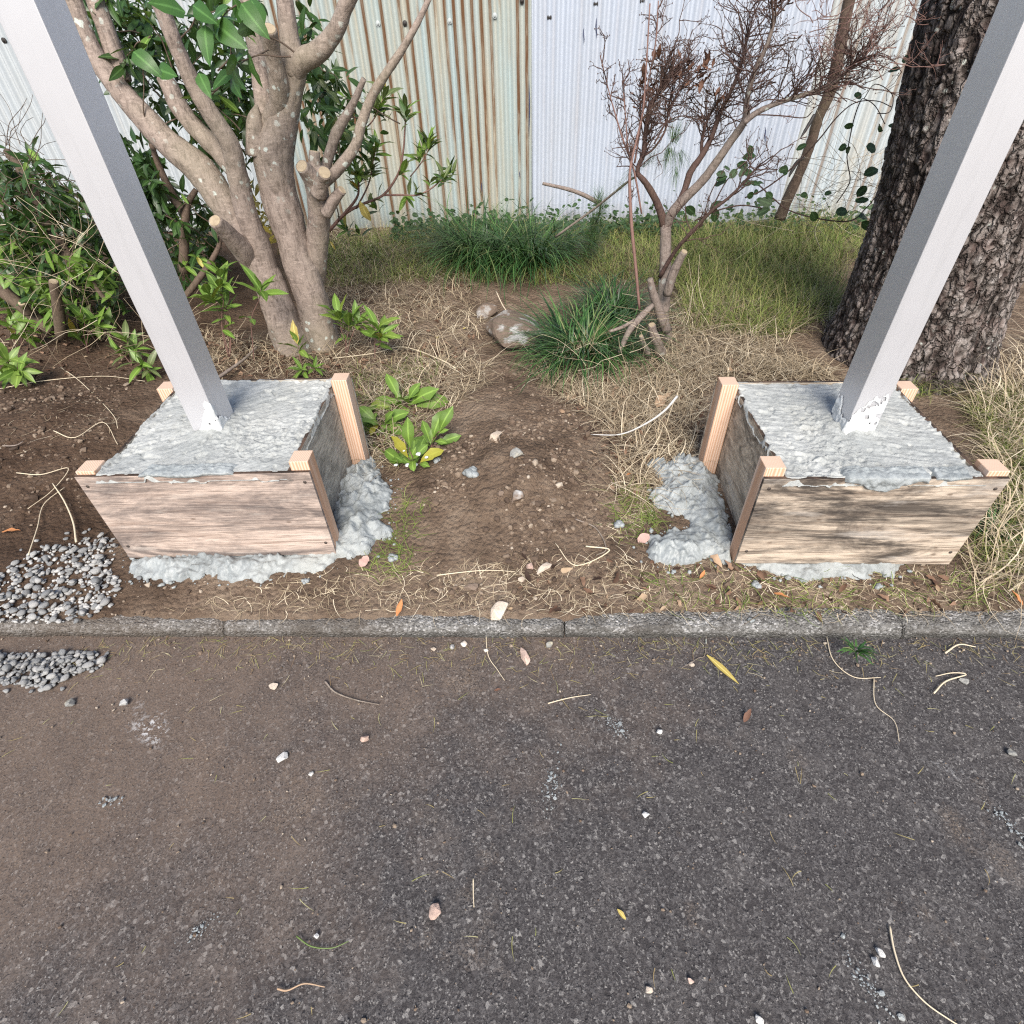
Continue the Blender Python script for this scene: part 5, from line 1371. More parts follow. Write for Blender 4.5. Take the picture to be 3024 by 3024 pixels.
for pts in ([(880, 900, 5), (980, 740, 5), (1080, 560, 4), (1200, 440, 4), (1270, 400, 3)], [(850, 850, 5), (1000, 780, 5), (1180, 740, 5), (1330, 760, 4)], [(900, 880, 4), (960, 660, 4), (1060, 480, 3)]):
    branch(br, pts, (3.7, 3.7), 'stem', 'bark_twig', 6, 0.02, False, 0, 4, S5, (1700, 300))
# ------------------------------------------------------------------ grass and ground cover
def on_bed(xy):
    return np.column_stack([xy, bed(xy[:, 0], xy[:, 1])-0.004])
def in_boxes(p, m=0.0):
    k = np.zeros(len(p), bool)
    for a, b, c, d in (LB, RB): k |= (p[:, 0] > a-m) & (p[:, 0] < b+m) & (p[:, 1] > c-m) & (p[:, 1] < d+m)
    k |= np.hypot(p[:, 0]-1.72, p[:, 1]-2.75) < 0.34
    return k
def field(name, label, mat, zones, L, W, e0, e1, seed, k=4, curl=1.2, tint=(0, 1), mbx=None, clump=0.0):
    r = np.random.default_rng(seed); mb = MB()
    for poly, n in zones:
        p = scatter(gpoly(poly) if not isinstance(poly, np.ndarray) else poly, n, r)
        if clump:
            c = p[r.integers(0, max(1, n//14), n)]; p = np.where(r.random((n, 1)) < clump, c+r.normal(0, 0.018, (n, 2)), p)
        p = p[~in_boxes(p, 0.005)]; n = len(p)
        v, q, t = blades(on_bed(p), r.uniform(0, 2*PI, n), r.uniform(*L, n), r.uniform(*W, n), r.uniform(*e0, n), r.uniform(*e1, n), k, r.normal(0, curl, n), np.clip(r.normal((tint[0]+tint[1])/2, (tint[1]-tint[0])/3.2, n), 0, 1))
        v[:, 2] = np.maximum(v[:, 2], bed(v[:, 0], v[:, 1], False)+0.002)
        mb.add(v, q, t)
    return tag(mb.build(name, MAT[mat]), label, 'grass', kind='stuff')
field('dry_grass', 'bleached dry grass lying flat round the mound and stones', 'straw',
      [([(960, 700), (1420, 700), (1400, 900), (1440, 1000), (1390, 1110), (1240, 1150), (1060, 1110), (930, 1060)], 4200),
       ([(1560, 1110), (1650, 1000), (1800, 1060), (2450, 1080), (2480, 1120), (2080, 1130), (2050, 1350), (1960, 1480), (1780, 1480), (1850, 1330), (1700, 1200)], 4200),
       ([(1950, 900), (2440, 880), (2480, 1120), (1950, 1110)], 3800), ([(2000, 740), (2470, 700), (2470, 950), (2000, 950)], 900), ([(1000, 720), (2000, 700), (2000, 860), (1000, 860)], 800),
       ([(600, 980), (940, 1040), (1060, 1120), (560, 1110)], 700), ([(1060, 1100), (1380, 1060), (1330, 1180), (1250, 1260), (1180, 1420), (1080, 1340)], 900), ([(1380, 1100), (1450, 1080), (1400, 1160), (1300, 1250)], 200)],
      (0.07, 0.24), (0.0018, 0.0036), (0.1, 1.1), (-0.9, 0.1), 901, 5, 1.6, (0.15, 0.95))
field('dry_grass', 'tall bleached straw at the right edge beside the right box', 'straw',
      [([(2860, 1180), (3100, 1000), (3400, 1200), (3300, 1760), (2850, 1730), (2960, 1450)], 2600)],
      (0.12, 0.38), (0.0020, 0.0042), (0.5, 1.4), (-1.2, 0.3), 902, 6, 1.6, (0.35, 1.0))
field('green_grass', 'soft yellow green grass between the bare shrub and the pine', 'grass',
      [([(2010, 720), (2480, 680), (2470, 930), (2390, 1010), (2040, 980), (1980, 820)], 11000)],
      (0.06, 0.30), (0.0018, 0.0034), (0.5, 1.5), (-0.9, 0.9), 903, 5, 1.0, (0.05, 1.0), clump=0.55)
field('green_grass', 'olive grass along the fence foot behind the tree and tufts', 'grass',
      [([(900, 740), (1400, 690), (2050, 690), (2000, 860), (1660, 860), (1300, 850), (980, 860)], 11000),
       ([(2480, 700), (3000, 690), (2900, 800), (2480, 800)], 1500)],
      (0.08, 0.22), (0.0020, 0.0036), (0.6, 1.4), (-0.9, 0.6), 904, 5, 1.1, (0.05, 1.0), clump=0.5)
field('green_grass', 'thin dark grass round the weeds beside the left box', 'grass', [([(1040, 1090), (1300, 1080), (1270, 1250), (1170, 1400), (1080, 1340)], 500)], (0.04, 0.14), (0.0016, 0.003), (0.3, 1.3), (-0.8, 0.3), 908, 5, 1.2, (0.0, 0.6))
field('green_grass', 'mixed thin grass right of the right box', 'grass',
      [([(2850, 1180), (3100, 1150), (3100, 1720), (2870, 1650), (2960, 1450)], 2600), ([(2480, 1080), (2850, 1130), (2700, 1180)], 700)],
      (0.06, 0.18), (0.0014, 0.0024), (0.5, 1.4), (-0.8, 0.3), 905, 5, 1.2, (0.2, 1.0))
field('green_grass', 'sparse grass blades round the mound foot', 'grass',
      [([(1180, 1480), (1260, 1500), (1200, 1700), (1080, 1700)], 170), ([(1800, 1460), (1990, 1440), (1950, 1560), (1820, 1600)], 260), ([(1900, 1680), (3024, 1660), (3024, 1780), (1900, 1800)], 260)],
      (0.04, 0.11), (0.0014, 0.0026), (0.1, 0.9), (-0.7, 0.1), 906, 4, 1.2, (0.15, 0.7))
field('dry_grass', 'short straw litter behind the kerb', 'straw',
      [([(900, 1690), (1800, 1650), (3024, 1660), (3024, 1800), (1700, 1800), (500, 1790)], 1500), ([(1950, 1400), (2060, 1380), (1900, 1600), (1780, 1600)], 260), ([(0, 1180), (500, 1130), (300, 1330), (0, 1400)], 120)],
      (0.02, 0.09), (0.0010, 0.0022), (0.0, 0.35), (-0.5, 0.0), 907, 4, 1.2, (0.2, 1.0))
def tuft(label, px, n, R, L, seed):
    p = G(*px, 0.10); p[2] = bed(p[0], p[1], False); r = np.random.default_rng(seed)
    a = r.uniform(0, 2*PI, n); d = R*0.62*np.sqrt(r.random(n))*(1+0.35*np.sin(a*3+seed))
    B = p+np.stack([d*np.cos(a), d*np.sin(a)*0.9, np.zeros(n)], -1)
    az = a+r.normal(0, 0.6, n)
    v, q, t = blades(B, az, r.uniform(0.55, 1.1, n)*L, r.uniform(0.0045, 0.0080, n), r.uniform(0.75, 1.5, n), r.uniform(-1.4, 0.2, n), 8, r.normal(0, 0.5, n), np.clip(r.normal(0.52, 0.27, n), 0, 1))
    v[:, 2] = np.maximum(v[:, 2], bed(v[:, 0], v[:, 1], False)+0.003)
    root = thing('grass_tuft', label, 'grass tuft', p, 'dark green grass tufts')
    mb = MB(); mb.add(v, q, t); o = mb.build('blades', MAT['tuft'], root); o['kind'] = 'stuff'
tuft('large dark green grass tuft before the join of rusty and white sheets', (1420, 790), 900, 0.32, 0.60, 911)
tuft('dark grass tuft overlapping the large one on its right', (1560, 795), 800, 0.30, 0.58, 912)
tuft('dark green grass tuft between the flat rock and the bare shrub', (1725, 1045), 700, 0.28, 0.42, 913)
tuft('small dark grass tuft behind the one beside the flat rock', (1800, 930), 380, 0.20, 0.36, 914)
tuft('little grass tuft beneath the right front corner of the right box', (2935, 1560), 60, 0.05, 0.14, 915)
tuft('tiny grass tuft growing at the road side of the kerb', (2545, 1893), 26, 0.02, 0.06, 916)
# low dark leaves along the fence foot
r = random.Random(92)
gc = MB()
lv = [np.array([v.co[:] for v in m_.vertices]) for m_ in LS['round']]
gf = grid_faces(3, 7)
for k in range(1700):
    u = r.random(); a = 1050+u*1100 if r.random() < 0.75 else 2150+r.random()*650
    p = D(a, 0, 4.75+r.uniform(-0.2, 0.25)); p[2] = bed(p[0], p[1], False)+abs(r.gauss(0, 0.075))+0.02
    M = leaf_matrix(p, (r.gauss(0, 1), r.gauss(-0.3, 0.7), r.gauss(0, 0.4)), (0, -0.6, 1), r.uniform(0.025, 0.055), r.uniform(-.6, .6))
    R3 = np.array(M.to_3x3()); gc.add(lv[k % 3]@R3.T+np.array(M.translation), gf, np.tile([0.3, 1.0, 0.3], 7))
tag(gc.build('ground_cover', MAT['leaf_round']), 'low dark leaved ground cover along the fence foot', 'ground cover', kind='stuff')
tangle('dry_stems', 'pale dry grass stems standing by the fence between slender trunk and pine', 'stems', [(2330, 640), (2450, 480), (2600, 450), (2600, 700), (2350, 720)], 90, (3.3, 4.3), 0.4, 331, 'straw', 0.0012, 0.3, kind='stuff')
tangle('dry_stems', 'wiry dry stems round the foot of the bare shrub', 'stems', [(1750, 950), (2100, 900), (2350, 1040), (2200, 1110), (1900, 1110), (1700, 1180)], 150, (2.3, 2.9), 0.28, 332, 'straw', 0.0011, 0.1, kind='stuff')

# ------------------------------------------------------------------ leaf litter, soil crumbs, clippings
r = np.random.default_rng(93)
lit = MB(); base_l = [np.array([v.co[:] for v in m_.vertices]) for m_ in LS['brown']+LS['tan']]
zones = [([(420, 960), (960, 1040), (1100, 1120), (560, 1115)], 420), ([(1060, 1060), (1400, 1010), (1360, 1130), (1250, 1260), (1150, 1380), (1080, 1300)], 340), ([(1600, 1120), (2480, 1060), (2080, 1140), (2060, 1400), (1950, 1500), (1820, 1480)], 420),
         ([(0, 850), (420, 900), (420, 1100), (0, 1120)], 300), ([(1500, 1660), (3024, 1640), (3024, 1790), (1500, 1800)], 110), ([(1000, 860), (1400, 860), (1300, 1000), (1000, 1000)], 130)]
for poly, n in zones:
    p = on_bed(scatter(gpoly(poly), n, r)); p = p[~in_boxes(p)]
    for q in p:
        M = leaf_matrix(q+np.array([0, 0, 0.010]), (r.normal(), r.normal(), r.normal()*0.35), (r.normal()*0.5, r.normal()*0.5, 1), r.uniform(0.015, 0.045), r.normal()*0.5)
        lit.add(base_l[r.integers(6)]@np.array(M.to_3x3()).T+np.array(M.translation), gf, r.uniform(0, 0.95))
tag(lit.build('leaf_litter', MAT['litter']), 'brown dead leaves littering the bed', 'leaf litter', kind='stuff')
# crumbs of earth
P = []; SZ = []
for poly, n, s in [([(1180, 1600), (1250, 1350), (1300, 1180), (1400, 1090), (1550, 1100), (1720, 1250), (1800, 1450), (1800, 1680), (1600, 1780), (1350, 1790)], 15000, 0.0040),
                   ([(0, 1120), (450, 1090), (330, 1300), (220, 1500), (0, 1580)], 1500, 0.0042), ([(250, 1720), (1200, 1690), (3024, 1660), (3024, 1790), (200, 1800)], 2400, 0.0026)]:
    p = on_bed(scatter(gpoly(poly), n, r)); p = p[~in_boxes(p)]
    if n > 9000: p = p[fbm(p[:, 0]*7, p[:, 1]*7, 0, 3, 97)+r.normal(0, 0.25, len(p)) > 0.12]
    z = s*np.exp(r.normal(0, 0.55, len(p))); p[:, 2] += z*0.45
    P.append(p); SZ.append(z)
P = np.vstack(P); SZ = np.clip(np.concatenate(SZ), 0.0012, 0.016)
v, f, k = crumbs(P, SZ, 94)
mb = MB(); mb.add(v, f, np.repeat(np.clip(r.beta(1.8, 2.6, len(P))*1.08, 0, 1), k))
tag(mb.build('soil_crumbs', MAT['crumb'], smooth=False), 'crumbs of earth and grit on the bed', 'soil', kind='stuff')
# grit and pale chips on the road
n = 1500; p = np.column_stack([r.uniform(-1.7, 1.6, n), 1.02-1.1*r.random(n)**1.6, np.zeros(n)])
near = np.abs(r.normal(0, 0.05, 500)); p2 = np.column_stack([r.uniform(-1.2, 1.6, 500), 1.012-near, np.zeros(500)])
p = np.vstack([p, p2]); z = np.clip(0.0016*np.exp(r.normal(0, 0.5, len(p))), 0.0008, 0.006)
v, f, k = crumbs(p, z, 95); mb = MB(); mb.add(v, f, np.repeat(np.clip(r.beta(3, 1.6, len(p)), 0, 1), k))
tag(mb.build('road_grit', MAT['crumb'], smooth=False), 'fine grit and pale chips on the road', 'grit', kind='stuff')
def clippings(name, label, n, xy, L, seed, w=0.0013, tint=(0, 1), z=0.0015):
    q = np.random.default_rng(seed); B = np.column_stack([xy, np.full(len(xy), z)])
    v, f, t = blades(B, q.uniform(0, 2*PI, len(xy)), q.uniform(*L, len(xy)), w, q.uniform(0, 0.06, len(xy)), -0.02, 4, q.normal(0, 0.5, len(xy)), q.uniform(*tint, len(xy)))
    mb = MB(); mb.add(v, f, t); return tag(mb.build(name, MAT['clip']), label, 'clippings', kind='stuff')
n = 170; xy = np.column_stack([r.uniform(-1.6, 1.5, n), 0.95-0.95*r.random(n)**1.2])
clippings('road_clippings', 'scattered dry needles and clippings on the road', n, xy, (0.010, 0.045), 96, 0.0014, (0.2, 0.9))
n = 560; xy = np.column_stack([r.uniform(-1.35, 1.6, n), 1.008-np.abs(r.normal(0, 0.06, n))])
clippings('gutter_clippings', 'clippings gathered along the foot of the kerb', n, xy, (0.010, 0.05), 97, 0.0012)

# ------------------------------------------------------------------ gravel: two heaps
peb = []
for i in range(8):
    v, f = stone((1, random.uniform(0.6, 0.95), random.uniform(0.4, 0.62)), 950+i, 2, 0.22, True); mb = MB(); mb.add(v, f); me = mb.mesh('pebble'); me.materials.append(MAT['pebble']); peb.append(me)
def heap(label, poly, n, zf, sz, seed, hmax):
    P = gpoly(poly, 0.065); c = P.mean(0); rr = random.Random(seed); g = np.random.default_rng(seed)
    root = thing('gravel_heap', label, 'gravel', (c[0], c[1], zf(c[0], c[1])), 'grey gravel heaps')
    pts = scatter(P, n*6, g); got = []; 
    for q in pts:
        if len(got) >= n: break
        s = sz*min(1.75, math.exp(rr.gauss(-0.05, 0.36)))
        sdv = float(poly_sd(np.array([q[0]]), np.array([q[1]]), P)[0])
        lay = 0
        for (a, b, t, zz) in got:
            d = math.hypot(a-q[0], b-q[1])
            if d < (s+t)*0.8: lay = max(lay, zz+t*0.55) if d < (s+t)*0.8 else lay
        if lay > 0.008+hmax*min(1, sdv/0.08): continue
        got.append((q[0], q[1], s, lay))
        M = Matrix.Translation((q[0], q[1], zf(q[0], q[1])+lay+s*0.42)) @ Matrix.Rotation(rr.uniform(0, 6.28), 4, 'Z') @ Matrix.Rotation(rr.gauss(0, 0.3), 4, 'X') @ Matrix.Scale(s, 4)
        inst('pebble', rr.choice(peb), root, M)
    gravel_fill(root, poly, int(n*1.5), zf, seed+5)
    q0 = P.mean(0)[:2]; out = scatter((P[:, :2]-q0)*1.35+q0, 60, g)
    for q in out:
        if float(poly_sd(np.array([q[0]]), np.array([q[1]]), P)[0]) > 0 or 1.0 < q[1] < 1.16 or (zf(0, 0) == 0) != (q[1] < 1.0): continue
        s = sz*rr.uniform(0.5, 1.2); inst('pebble', rr.choice(peb), root, Matrix.Translation((q[0], q[1], zf(q[0], q[1])+s*0.2)) @ Matrix.Rotation(rr.uniform(0, 6.28), 4, 'Z') @ Matrix.Scale(s, 4))
def gravel_fill(root, poly, n, zf, seed):
    g = np.random.default_rng(seed); q = scatter(gpoly(poly, 0.065), n, g)
    z = np.array([zf(a, b) for a, b in q]); s_ = np.clip(0.0055*np.exp(g.normal(0, 0.3, n)), 0.003, 0.010)
    v, f, k = crumbs(np.column_stack([q, z+s_*0.5]), s_, seed, 2); mb = MB(); mb.add(v, f); o = mb.build('fine_gravel', MAT['pebble'], root); o['kind'] = 'stuff'
hb = lambda x, y: float(bed(x, y))
heap('grey pebble heap on the soil left of the left box', [(0, 1700), (130, 1620), (210, 1600), (290, 1570), (350, 1600), (330, 1680), (370, 1700), (365, 1740), (320, 1790), (230, 1830), (100, 1835), (-60, 1830), (-80, 1740)], 300, hb, 0.0098, 961, 0.028)
heap('grey pebble heap on the road against the kerb at left', [(-60, 1895), (250, 1888), (270, 1920), (180, 1960), (110, 2000), (20, 1990), (-60, 1990)], 170, lambda x, y: 0.0, 0.0098, 962, 0.02)

# ------------------------------------------------------------------ separate stones
def rock(px, py, s, mat, label, seed, zf=None, rz=0.0, name='stone', sub=3, rough=0.18):
    p = G(px, py, 0.0 if zf == 0 else 0.08)
    if zf is None:
        for _ in range(3): p = G(px, py, float(bed(p[0], p[1]))+s[2]*0.4)
        p[2] = float(bed(p[0], p[1]))
    else: p = G(px, py, zf+s[2]*0.5); p[2] = zf
    v, f = shard(s, seed, 15, 2 if s[0] > 0.05 else 0, 0.10); c, sn = math.cos(rz), math.sin(rz)
    v = np.column_stack([v[:, 0]*c-v[:, 1]*sn, v[:, 0]*sn+v[:, 1]*c, v[:, 2]])
    mb = MB(); mb.add(v+p+np.array([0, 0, s[2]*0.62]), f)
    tag(mb.build(name, MAT[mat], None, False, loc=p), label, 'stone')
rock(1525, 985, (0.17, 0.25, 0.095), 'st_brown', 'largest rock, flat and brown with grey lichen, beside the dark tuft', 1002, None, 0.5, 'flat_rock')
rock(1440, 925, (0.085, 0.075, 0.06), 'st_brown', 'small brown rock touching the back left of the flat rock', 1003, None, 0.9)
rock(1465, 1293, (0.036, 0.026, 0.022), 'st_pale', 'yellowish angular stone high on the mound', 1004, None, 0.8)
rock(1523, 1342, (0.030, 0.028, 0.022), 'st_grey', 'grey rounded stone on the mound right of the yellowish one', 1005, None, 0.4)
rock(1528, 1443, (0.036, 0.030, 0.022), 'st_brown', 'brown stone half buried at the middle of the mound', 1006, None, 0.3)
rock(1480, 1448, (0.016, 0.014, 0.012), 'st_brown', 'small brown clod left of the half buried stone', 1007)
rock(1605, 1680, (0.036, 0.016, 0.016), 'st_pale', 'elongated pale stone at the foot of the mound', 1008, None, 0.75)
rock(1565, 1675, (0.016, 0.014, 0.012), 'st_pink', 'small reddish stone left of the elongated pale stone', 1009)
rock(1540, 1712, (0.015, 0.012, 0.010), 'st_pale', 'little pale stone below the reddish one', 1010)
rock(1395, 1735, (0.034, 0.018, 0.012), 'st_brown', 'flat earthy stone at the mound front', 1011, None, 0.3)
rock(1478, 1808, (0.042, 0.036, 0.030), 'st_pale', 'big pale stone resting on the kerb', 1012, 0.042, 0.6)
rock(1548, 1938, (0.017, 0.034, 0.014), 'st_pink', 'oblong pinkish stone on the road below the kerb', 1013, 0, 0.45)
rock(1622, 1903, (0.014, 0.013, 0.011), 'st_grey', 'grey stone against the kerb right of the oblong stone', 1014, 0)
rock(1370, 1903, (0.013, 0.012, 0.010), 'st_pale', 'tan stone against the kerb, left of the oblong stone', 1015, 0)
rock(1335, 1910, (0.010, 0.010, 0.008), 'st_brown', 'small brown stone against the kerb, leftmost of its row', 1016, 0)
rock(1280, 1918, (0.011, 0.009, 0.008), 'st_pale', 'small pale stone under the kerb left of the others', 1017, 0)
rock(1435, 1920, (0.010, 0.009, 0.008), 'st_pale', 'pale chip directly below the big kerb stone', 1018, 0)
rock(807, 2026, (0.016, 0.013, 0.011), 'st_pale', 'pale stone alone on the dirty left road', 1019, 0, 0.2)
rock(207, 2077, (0.019, 0.016, 0.010), 'st_grey', 'light grey triangular chip on the left road', 1020, 0, 0.9)
rock(368, 2075, (0.017, 0.014, 0.010), 'pebble', 'dark grey chip right of the triangular chip', 1021, 0, 0.7)
rock(1076, 2180, (0.014, 0.013, 0.011), 'st_pink', 'small half tan, half white stone on the road', 1022, 0, 0.1)
rock(835, 2238, (0.020, 0.014, 0.009), 'st_white', 'crumbly white stone on the left road', 1023, 0, 0.6)
rock(918, 2285, (0.008, 0.008, 0.007), 'st_white', 'round white chip below the crumbly white stone', 1024, 0)
rock(1285, 2693, (0.019, 0.017, 0.014), 'st_pink', 'orange tan stone alone low in the middle of the road', 1025, 0, 0.5)
rock(1948, 2162, (0.011, 0.011, 0.010), 'st_white', 'round whitish stone on the road, right of centre', 1026, 0)
rock(2043, 1962, (0.011, 0.009, 0.009), 'st_pale', 'pale knobbly stone just left of the long yellow leaf', 1027, 0)
rock(1908, 2407, (0.010, 0.009, 0.007), 'st_white', 'small white chip below the round whitish stone', 1028, 0)
rock(2598, 2812, (0.010, 0.014, 0.007), 'st_white', 'upper of two white chips at lower right', 1029, 0, 0.5)
rock(2584, 2840, (0.010, 0.011, 0.007), 'st_white', 'lower of two white chips at lower right', 1030, 0, 0.2)
rock(2988, 2222, (0.013, 0.011, 0.009), 'st_grey', 'grey stone at the right picture edge', 1031, 0)
rock(2848, 2012, (0.017, 0.011, 0.009), 'st_grey', 'grey oval stone beside a dry root at right', 1032, 0, -0.5)
rock(1917, 2925, (0.009, 0.009, 0.007), 'st_pale', 'tan chip near the bottom edge', 1033, 0)
rock(2038, 2895, (0.009, 0.007, 0.006), 'st_pink', 'pink chip near the bottom edge', 1034, 0)
rock(2242, 3012, (0.010, 0.009, 0.006), 'st_white', 'white chip cut by the bottom edge', 1035, 0)
rock(935, 2763, (0.007, 0.006, 0.005), 'st_white', 'tiny white chip in the lower left half of the road', 1036, 0)

# ------------------------------------------------------------------ single leaves and twigs
def dead(px, py, L, ang, st, label, zf=None, seed=0, tilt=0.15):
    p = G(px, py, 0.0 if zf == 0 else 0.09)
    if zf is None: p = G(px, py, float(bed(p[0], p[1]))+0.02); p[2] = float(bed(p[0], p[1]))+0.012
    else: p[2] = zf+0.004
    d = (math.cos(ang), math.sin(ang), tilt)
    o = place('fallen_leaf', LS[st][seed % len(LS[st])], None, leaf_matrix(p-np.array([d[0], d[1], 0])*L*0.5, d, (0, 0, 1), L))
    tag(o, label, 'leaf')
dead(2133, 1978, 0.115, -0.95, 'willow', 'long curved yellow leaf on the road below the kerb', 0, 0, 0.0)
dead(2205, 2118, 0.042, 0.9, 'brown', 'reddish brown leaf on the road right of centre', 0, 1, 0.1)
dead(1837, 2702, 0.026, -0.8, 'yellow', 'small yellow leaf low on the road', 0, 1, 0.05)
dead(1182, 1795, 0.055, 1.3, 'orange', 'curled orange leaf standing behind the kerb at left', None, 0, 0.3)
dead(1902, 1585, 0.05, 0.6, 'pink', 'round pink leaf lying left of the right concrete spill', None, 0, 0.2)
dead(1962, 1185, 0.12, 0.8, 'tan', 'large ragged tan leaf left of the right box', None, 1, 0.5)
dead(1860, 1395, 0.035, 0.3, 'orange', 'small orange leaf on the right slope of the mound', None, 1)
dead(1845, 1280, 0.035, 0.9, 'yellow', 'yellow leaf in the dry grass right of the mound', None, 1)
dead(2120, 1650, 0.055, -0.9, 'tan', 'pale tan leaf stuck at the corner of the right spill', None, 2)
dead(2075, 1695, 0.035, 0.9, 'orange', 'rust coloured leaf before the right spill', None, 0)
dead(1075, 1655, 0.045, 1.2, 'pink', 'pinkish leaf below the left spill', None, 1)
dead(1290, 990, 0.05, 1.8, 'yellow', 'left one of two yellow leaves in the dry grass', None, 0)
dead(1375, 965, 0.045, 0.8, 'yellow', 'right one of two yellow leaves in the dry grass', None, 1)
dead(2310, 1755, 0.045, -0.5, 'orange', 'brown orange leaf on the soil behind the kerb at right', None, 1)
dead(3000, 1765, 0.05, 1.9, 'orange', 'curled orange leaf at the right edge behind the kerb', None, 0)
dead(30, 1565, 0.07, 0.05, 'orange', 'red brown leaf on bare soil at the left edge', None, 1)
dead(1470, 2040, 0.02, 0.2, 'brown', 'tiny dark red leaf on the road below the oblong stone', 0, 0)
dead(100, 990, 0.05, 0.6, 'tan', 'tan leaf on the soil under the left shrubs', None, 0)
dead(335, 885, 0.05, -0.5, 'pink', 'pale pink leaf among the left shrubs', None, 0)
dead(2170, 1090, 0.08, 0.3, 'tan', 'tan leaf on the ground right of the bare shrub', None, 2)
def stick(pts, r0, mat, label, z=None, name='twig', cat='twig', lift=0.0):
    Q = []
    for a, b in pts:
        if z is None:
            p = G(a, b, 0.09); p = G(a, b, float(bed(p[0], p[1]))+lift+r0); p[2] = float(bed(p[0], p[1]))+lift+r0
        else: p = G(a, b, z); p[2] = z+r0+lift
        Q.append(p)
    C = crom(np.array(Q), 6); v, f = tube(C, np.linspace(r0, r0*0.5, len(C)), 6, 0.1)
    mb = MB(); mb.add(v, f, 0.9); tag(mb.build(name, MAT[mat], None, loc=Q[0]), label, cat)
stick([(960, 2012), (990, 2045), (1050, 2068), (1120, 2082)], 0.0028, 'bark_grey', 'curved brown twig on the left road', 0)
stick([(1618, 2078), (1680, 2062), (1745, 2052)], 0.0018, 'straw', 'straight pale twig on the road, right of centre', 0)
stick([(2626, 2735), (2640, 2810), (2670, 2890), (2730, 2960), (2800, 3010), (2850, 3040)], 0.0022, 'straw', 'long curved dry stem at the lower right corner', 0)
stick([(1398, 2595), (1398, 2640), (1400, 2680)], 0.0018, 'straw', 'short straight stem right above the orange tan stone', 0)
stick([(876, 2765), (920, 2795), (980, 2800), (1030, 2780)], 0.0016, 'needle', 'dark green curved stem low on the left road', 0)
stick([(2440, 1880), (2460, 1950), (2520, 2000), (2600, 2002)], 0.0018, 'straw', 'bent root on the road below the right box', 0, 'root', 'root')
stick([(2580, 2000), (2585, 2080), (2640, 2130), (2655, 2190)], 0.0014, 'straw', 'thin wavy root running down the right road', 0, 'root', 'root')
stick([(2085, 1830), (2082, 1930), (2060, 1945), (2010, 1975)], 0.0016, 'bark_grey', 'forked root hanging over the kerb', 0, 'root', 'root')
stick([(2755, 2050), (2790, 2015), (2850, 1995), (2810, 1990), (2760, 2000)], 0.0024, 'straw', 'knotted pale root on the right road', 0, 'root', 'root', 0.003)
stick([(2790, 1930), (2830, 1905), (2880, 1912)], 0.0028, 'straw', 'short pale root under the kerb at right', 0, 'root', 'root')
stick([(1435, 1835), (1440, 1930), (1470, 1980), (1490, 2010)], 0.0016, 'straw', 'thin dry stem hanging from the big kerb stone', 0, 'stem', 'stem')
stick([(820, 2920), (850, 2925), (900, 2905), (960, 2915)], 0.0020, 'dead_tan', 'twisted brown leaf stalk at the bottom left', 0)
stick([(2185, 1655), (2240, 1715), (2330, 1745), (2420, 1700)], 0.0012, 'straw', 'fine dry stem below the right spill', None)
stick([(630, 1125), (680, 1090), (720, 1060), (760, 1025)], 0.010, 'bark_grey', 'grey broken branch lying behind the left box', None, 'fallen_branch', 'branch', 0.03)
stick([(1345, 1085), (1300, 1060), (1190, 1025), (1100, 1045), (960, 1060)], 0.004, 'straw', 'long pale stick across the dry grass behind the left box', None, 'stick', 'stick', 0.02)
stick([(1700, 1525), (1760, 1560), (1790, 1620), (1760, 1640)], 0.003, 'bark_grey', 'pale root on the right flank of the mound', None, 'root', 'root', 0.004)
stick([(1730, 1610), (1800, 1625), (1700, 1670), (1640, 1600)], 0.0028, 'straw', 'forked pale root at the lower right of the mound', None, 'root', 'root', 0.004)
stick([(1290, 1700), (1370, 1690), (1440, 1685), (1520, 1690)], 0.0022, 'straw', 'thin pale root at the mound front', None, 'root', 'root', 0.004)
stick([(1600, 545), (1660, 555), (1720, 575), (1760, 590)], 0.010, 'bark_grey', 'bare grey stick leaning before the white sheets', None, 'stick', 'stick', 0.3) if False else None
for i, (pts, lab) in enumerate([
    ([(0, 1150), (120, 1125), (300, 1110), (430, 1130)], 'long pale dry stem lying across the left soil'),
    ([(180, 1085), (240, 1130), (330, 1220), (345, 1260)], 'bent dry root in front of the left shrubs'),
    ([(40, 1385), (120, 1400), (190, 1365), (150, 1440), (80, 1500)], 'wiry pale root left of the left box'),
    ([(150, 1260), (210, 1275), (300, 1240), (340, 1300)], 'looped thin root on the left soil'),
    ([(85, 1640), (110, 1560), (130, 1490), (185, 1430)], 'dry stem arching above the pebble heap'),
    ([(0, 1305), (30, 1295), (55, 1285)], 'short grey twig at the left edge'),
    ([(225, 1600), (215, 1540), (190, 1480), (150, 1420)], 'upright dry stem beside the left box corner')]):
    stick(pts, 0.0022 if i < 5 else 0.004, 'straw' if i != 5 else 'bark_grey', lab, None, 'dry_root', 'root', 0.012)
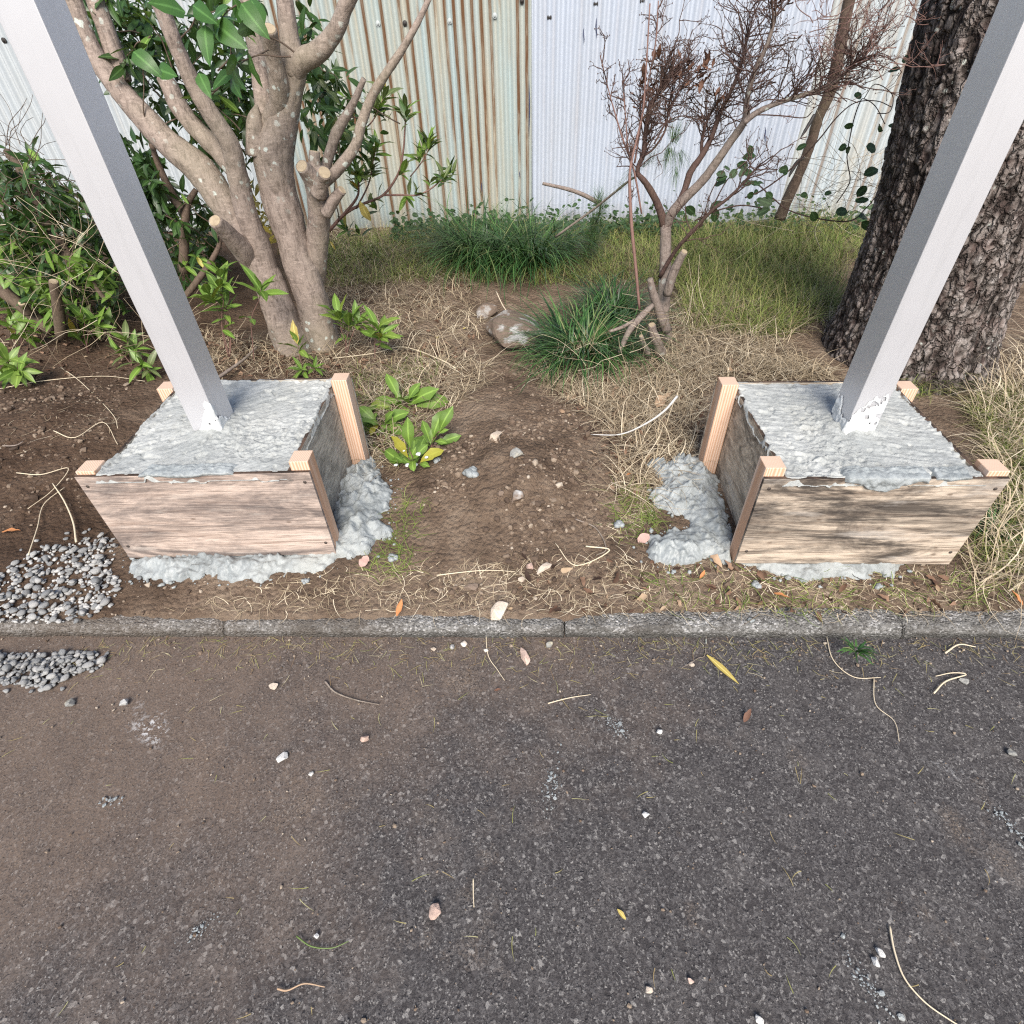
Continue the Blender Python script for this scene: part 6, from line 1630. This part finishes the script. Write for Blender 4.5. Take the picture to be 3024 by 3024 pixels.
# white cane arching beside the right box
q = [D(1745, 1283, 1.95), D(1830, 1283, 1.92), D(1900, 1255, 1.93), D(1960, 1215, 1.95), D(2000, 1170, 2.0)]
C = crom(np.array(q), 6); v, f = tube(C, np.linspace(0.002, 0.0055, len(C)), 7, 0.05); mb = MB(); mb.add(v, f, 1.0)
tag(mb.build('white_cane', MAT['st_white'], None, loc=q[0]), 'bare white cane arching left of the right box', 'cane')
q = [D(1602, 542, 4.3), D(1660, 555, 4.3), D(1710, 570, 4.3), D(1770, 600, 4.3)]
C = crom(np.array(q), 6); v, f = tube(C, np.linspace(0.010, 0.016, len(C)), 7, 0.2); mb = MB(); mb.add(v, f)
tag(mb.build('bare_stick', MAT['bark_grey'], None, loc=q[-1]), 'grey bare stick poking left from the pine seedling', 'stick')
q = [D(1640, 700, 4.0), D(1750, 620, 3.9), D(1850, 540, 3.7), D(1880, 520, 3.6)]
C = crom(np.array(q), 6); v, f = tube(C, np.linspace(0.008, 0.006, len(C)), 7, 0.1); mb = MB(); mb.add(v, f)
tag(mb.build('bare_stick', MAT['bark_grey'], None, loc=q[0]), 'pale slanting stick running up to the bare shrub', 'stick')
q = [D(1465, 860, 3.4), D(1490, 910, 3.2), D(1530, 950, 3.05), D(1580, 980, 3.0)]
C = crom(np.array(q), 6); v, f = tube(C, np.linspace(0.003, 0.0025, len(C)), 6, 0.1); mb = MB(); mb.add(v, f, 0.95)
tag(mb.build('straw_stalk', MAT['straw'], None, loc=q[0]), 'pale dry stalk lying across the flat rock', 'stalk')
# white cement splashes on the road: thin crusts
def splash(px, py, R, n, label, seed, ang=0.0, el=1.0):
    rr = np.random.default_rng(seed); c = G(px, py, 0.0); n = n*2
    a = rr.normal(0, R*el, n); b = rr.normal(0, R*0.5, n)
    p = np.column_stack([c[0]+a*math.cos(ang)-b*math.sin(ang), c[1]+a*math.sin(ang)+b*math.cos(ang), np.zeros(n)])
    s = np.clip(0.0012*np.exp(rr.normal(0, 0.75, n)), 0.0005, 0.006)
    v, f, k = crumbs(p, s, seed, 1); v[:, 2] *= 0.5
    mb = MB(); mb.add(v, f); tag(mb.build('cement_splash', MAT['conc_spill'], None, False, loc=c), label, 'cement splash', kind='stuff')
splash(1628, 2325, 0.022, 60, 'white cement splash in the middle of the road', 1101, 1.3, 1.6)
splash(1820, 2145, 0.020, 60, 'white cement splash right of centre below the straight twig', 1102, 2.5)
splash(590, 2745, 0.014, 34, 'white cement splash low on the left road', 1103, 0.8, 1.4)
splash(325, 2366, 0.013, 30, 'white cement splash on the brown stained left road', 1104, 0.1, 1.3)
splash(2560, 2900, 0.020, 60, 'white cement splash at lower right beside the two chips', 1105, 2.0, 1.8)
splash(2990, 2440, 0.022, 50, 'white cement smear at the right edge of the road', 1108, 2.0, 1.6)
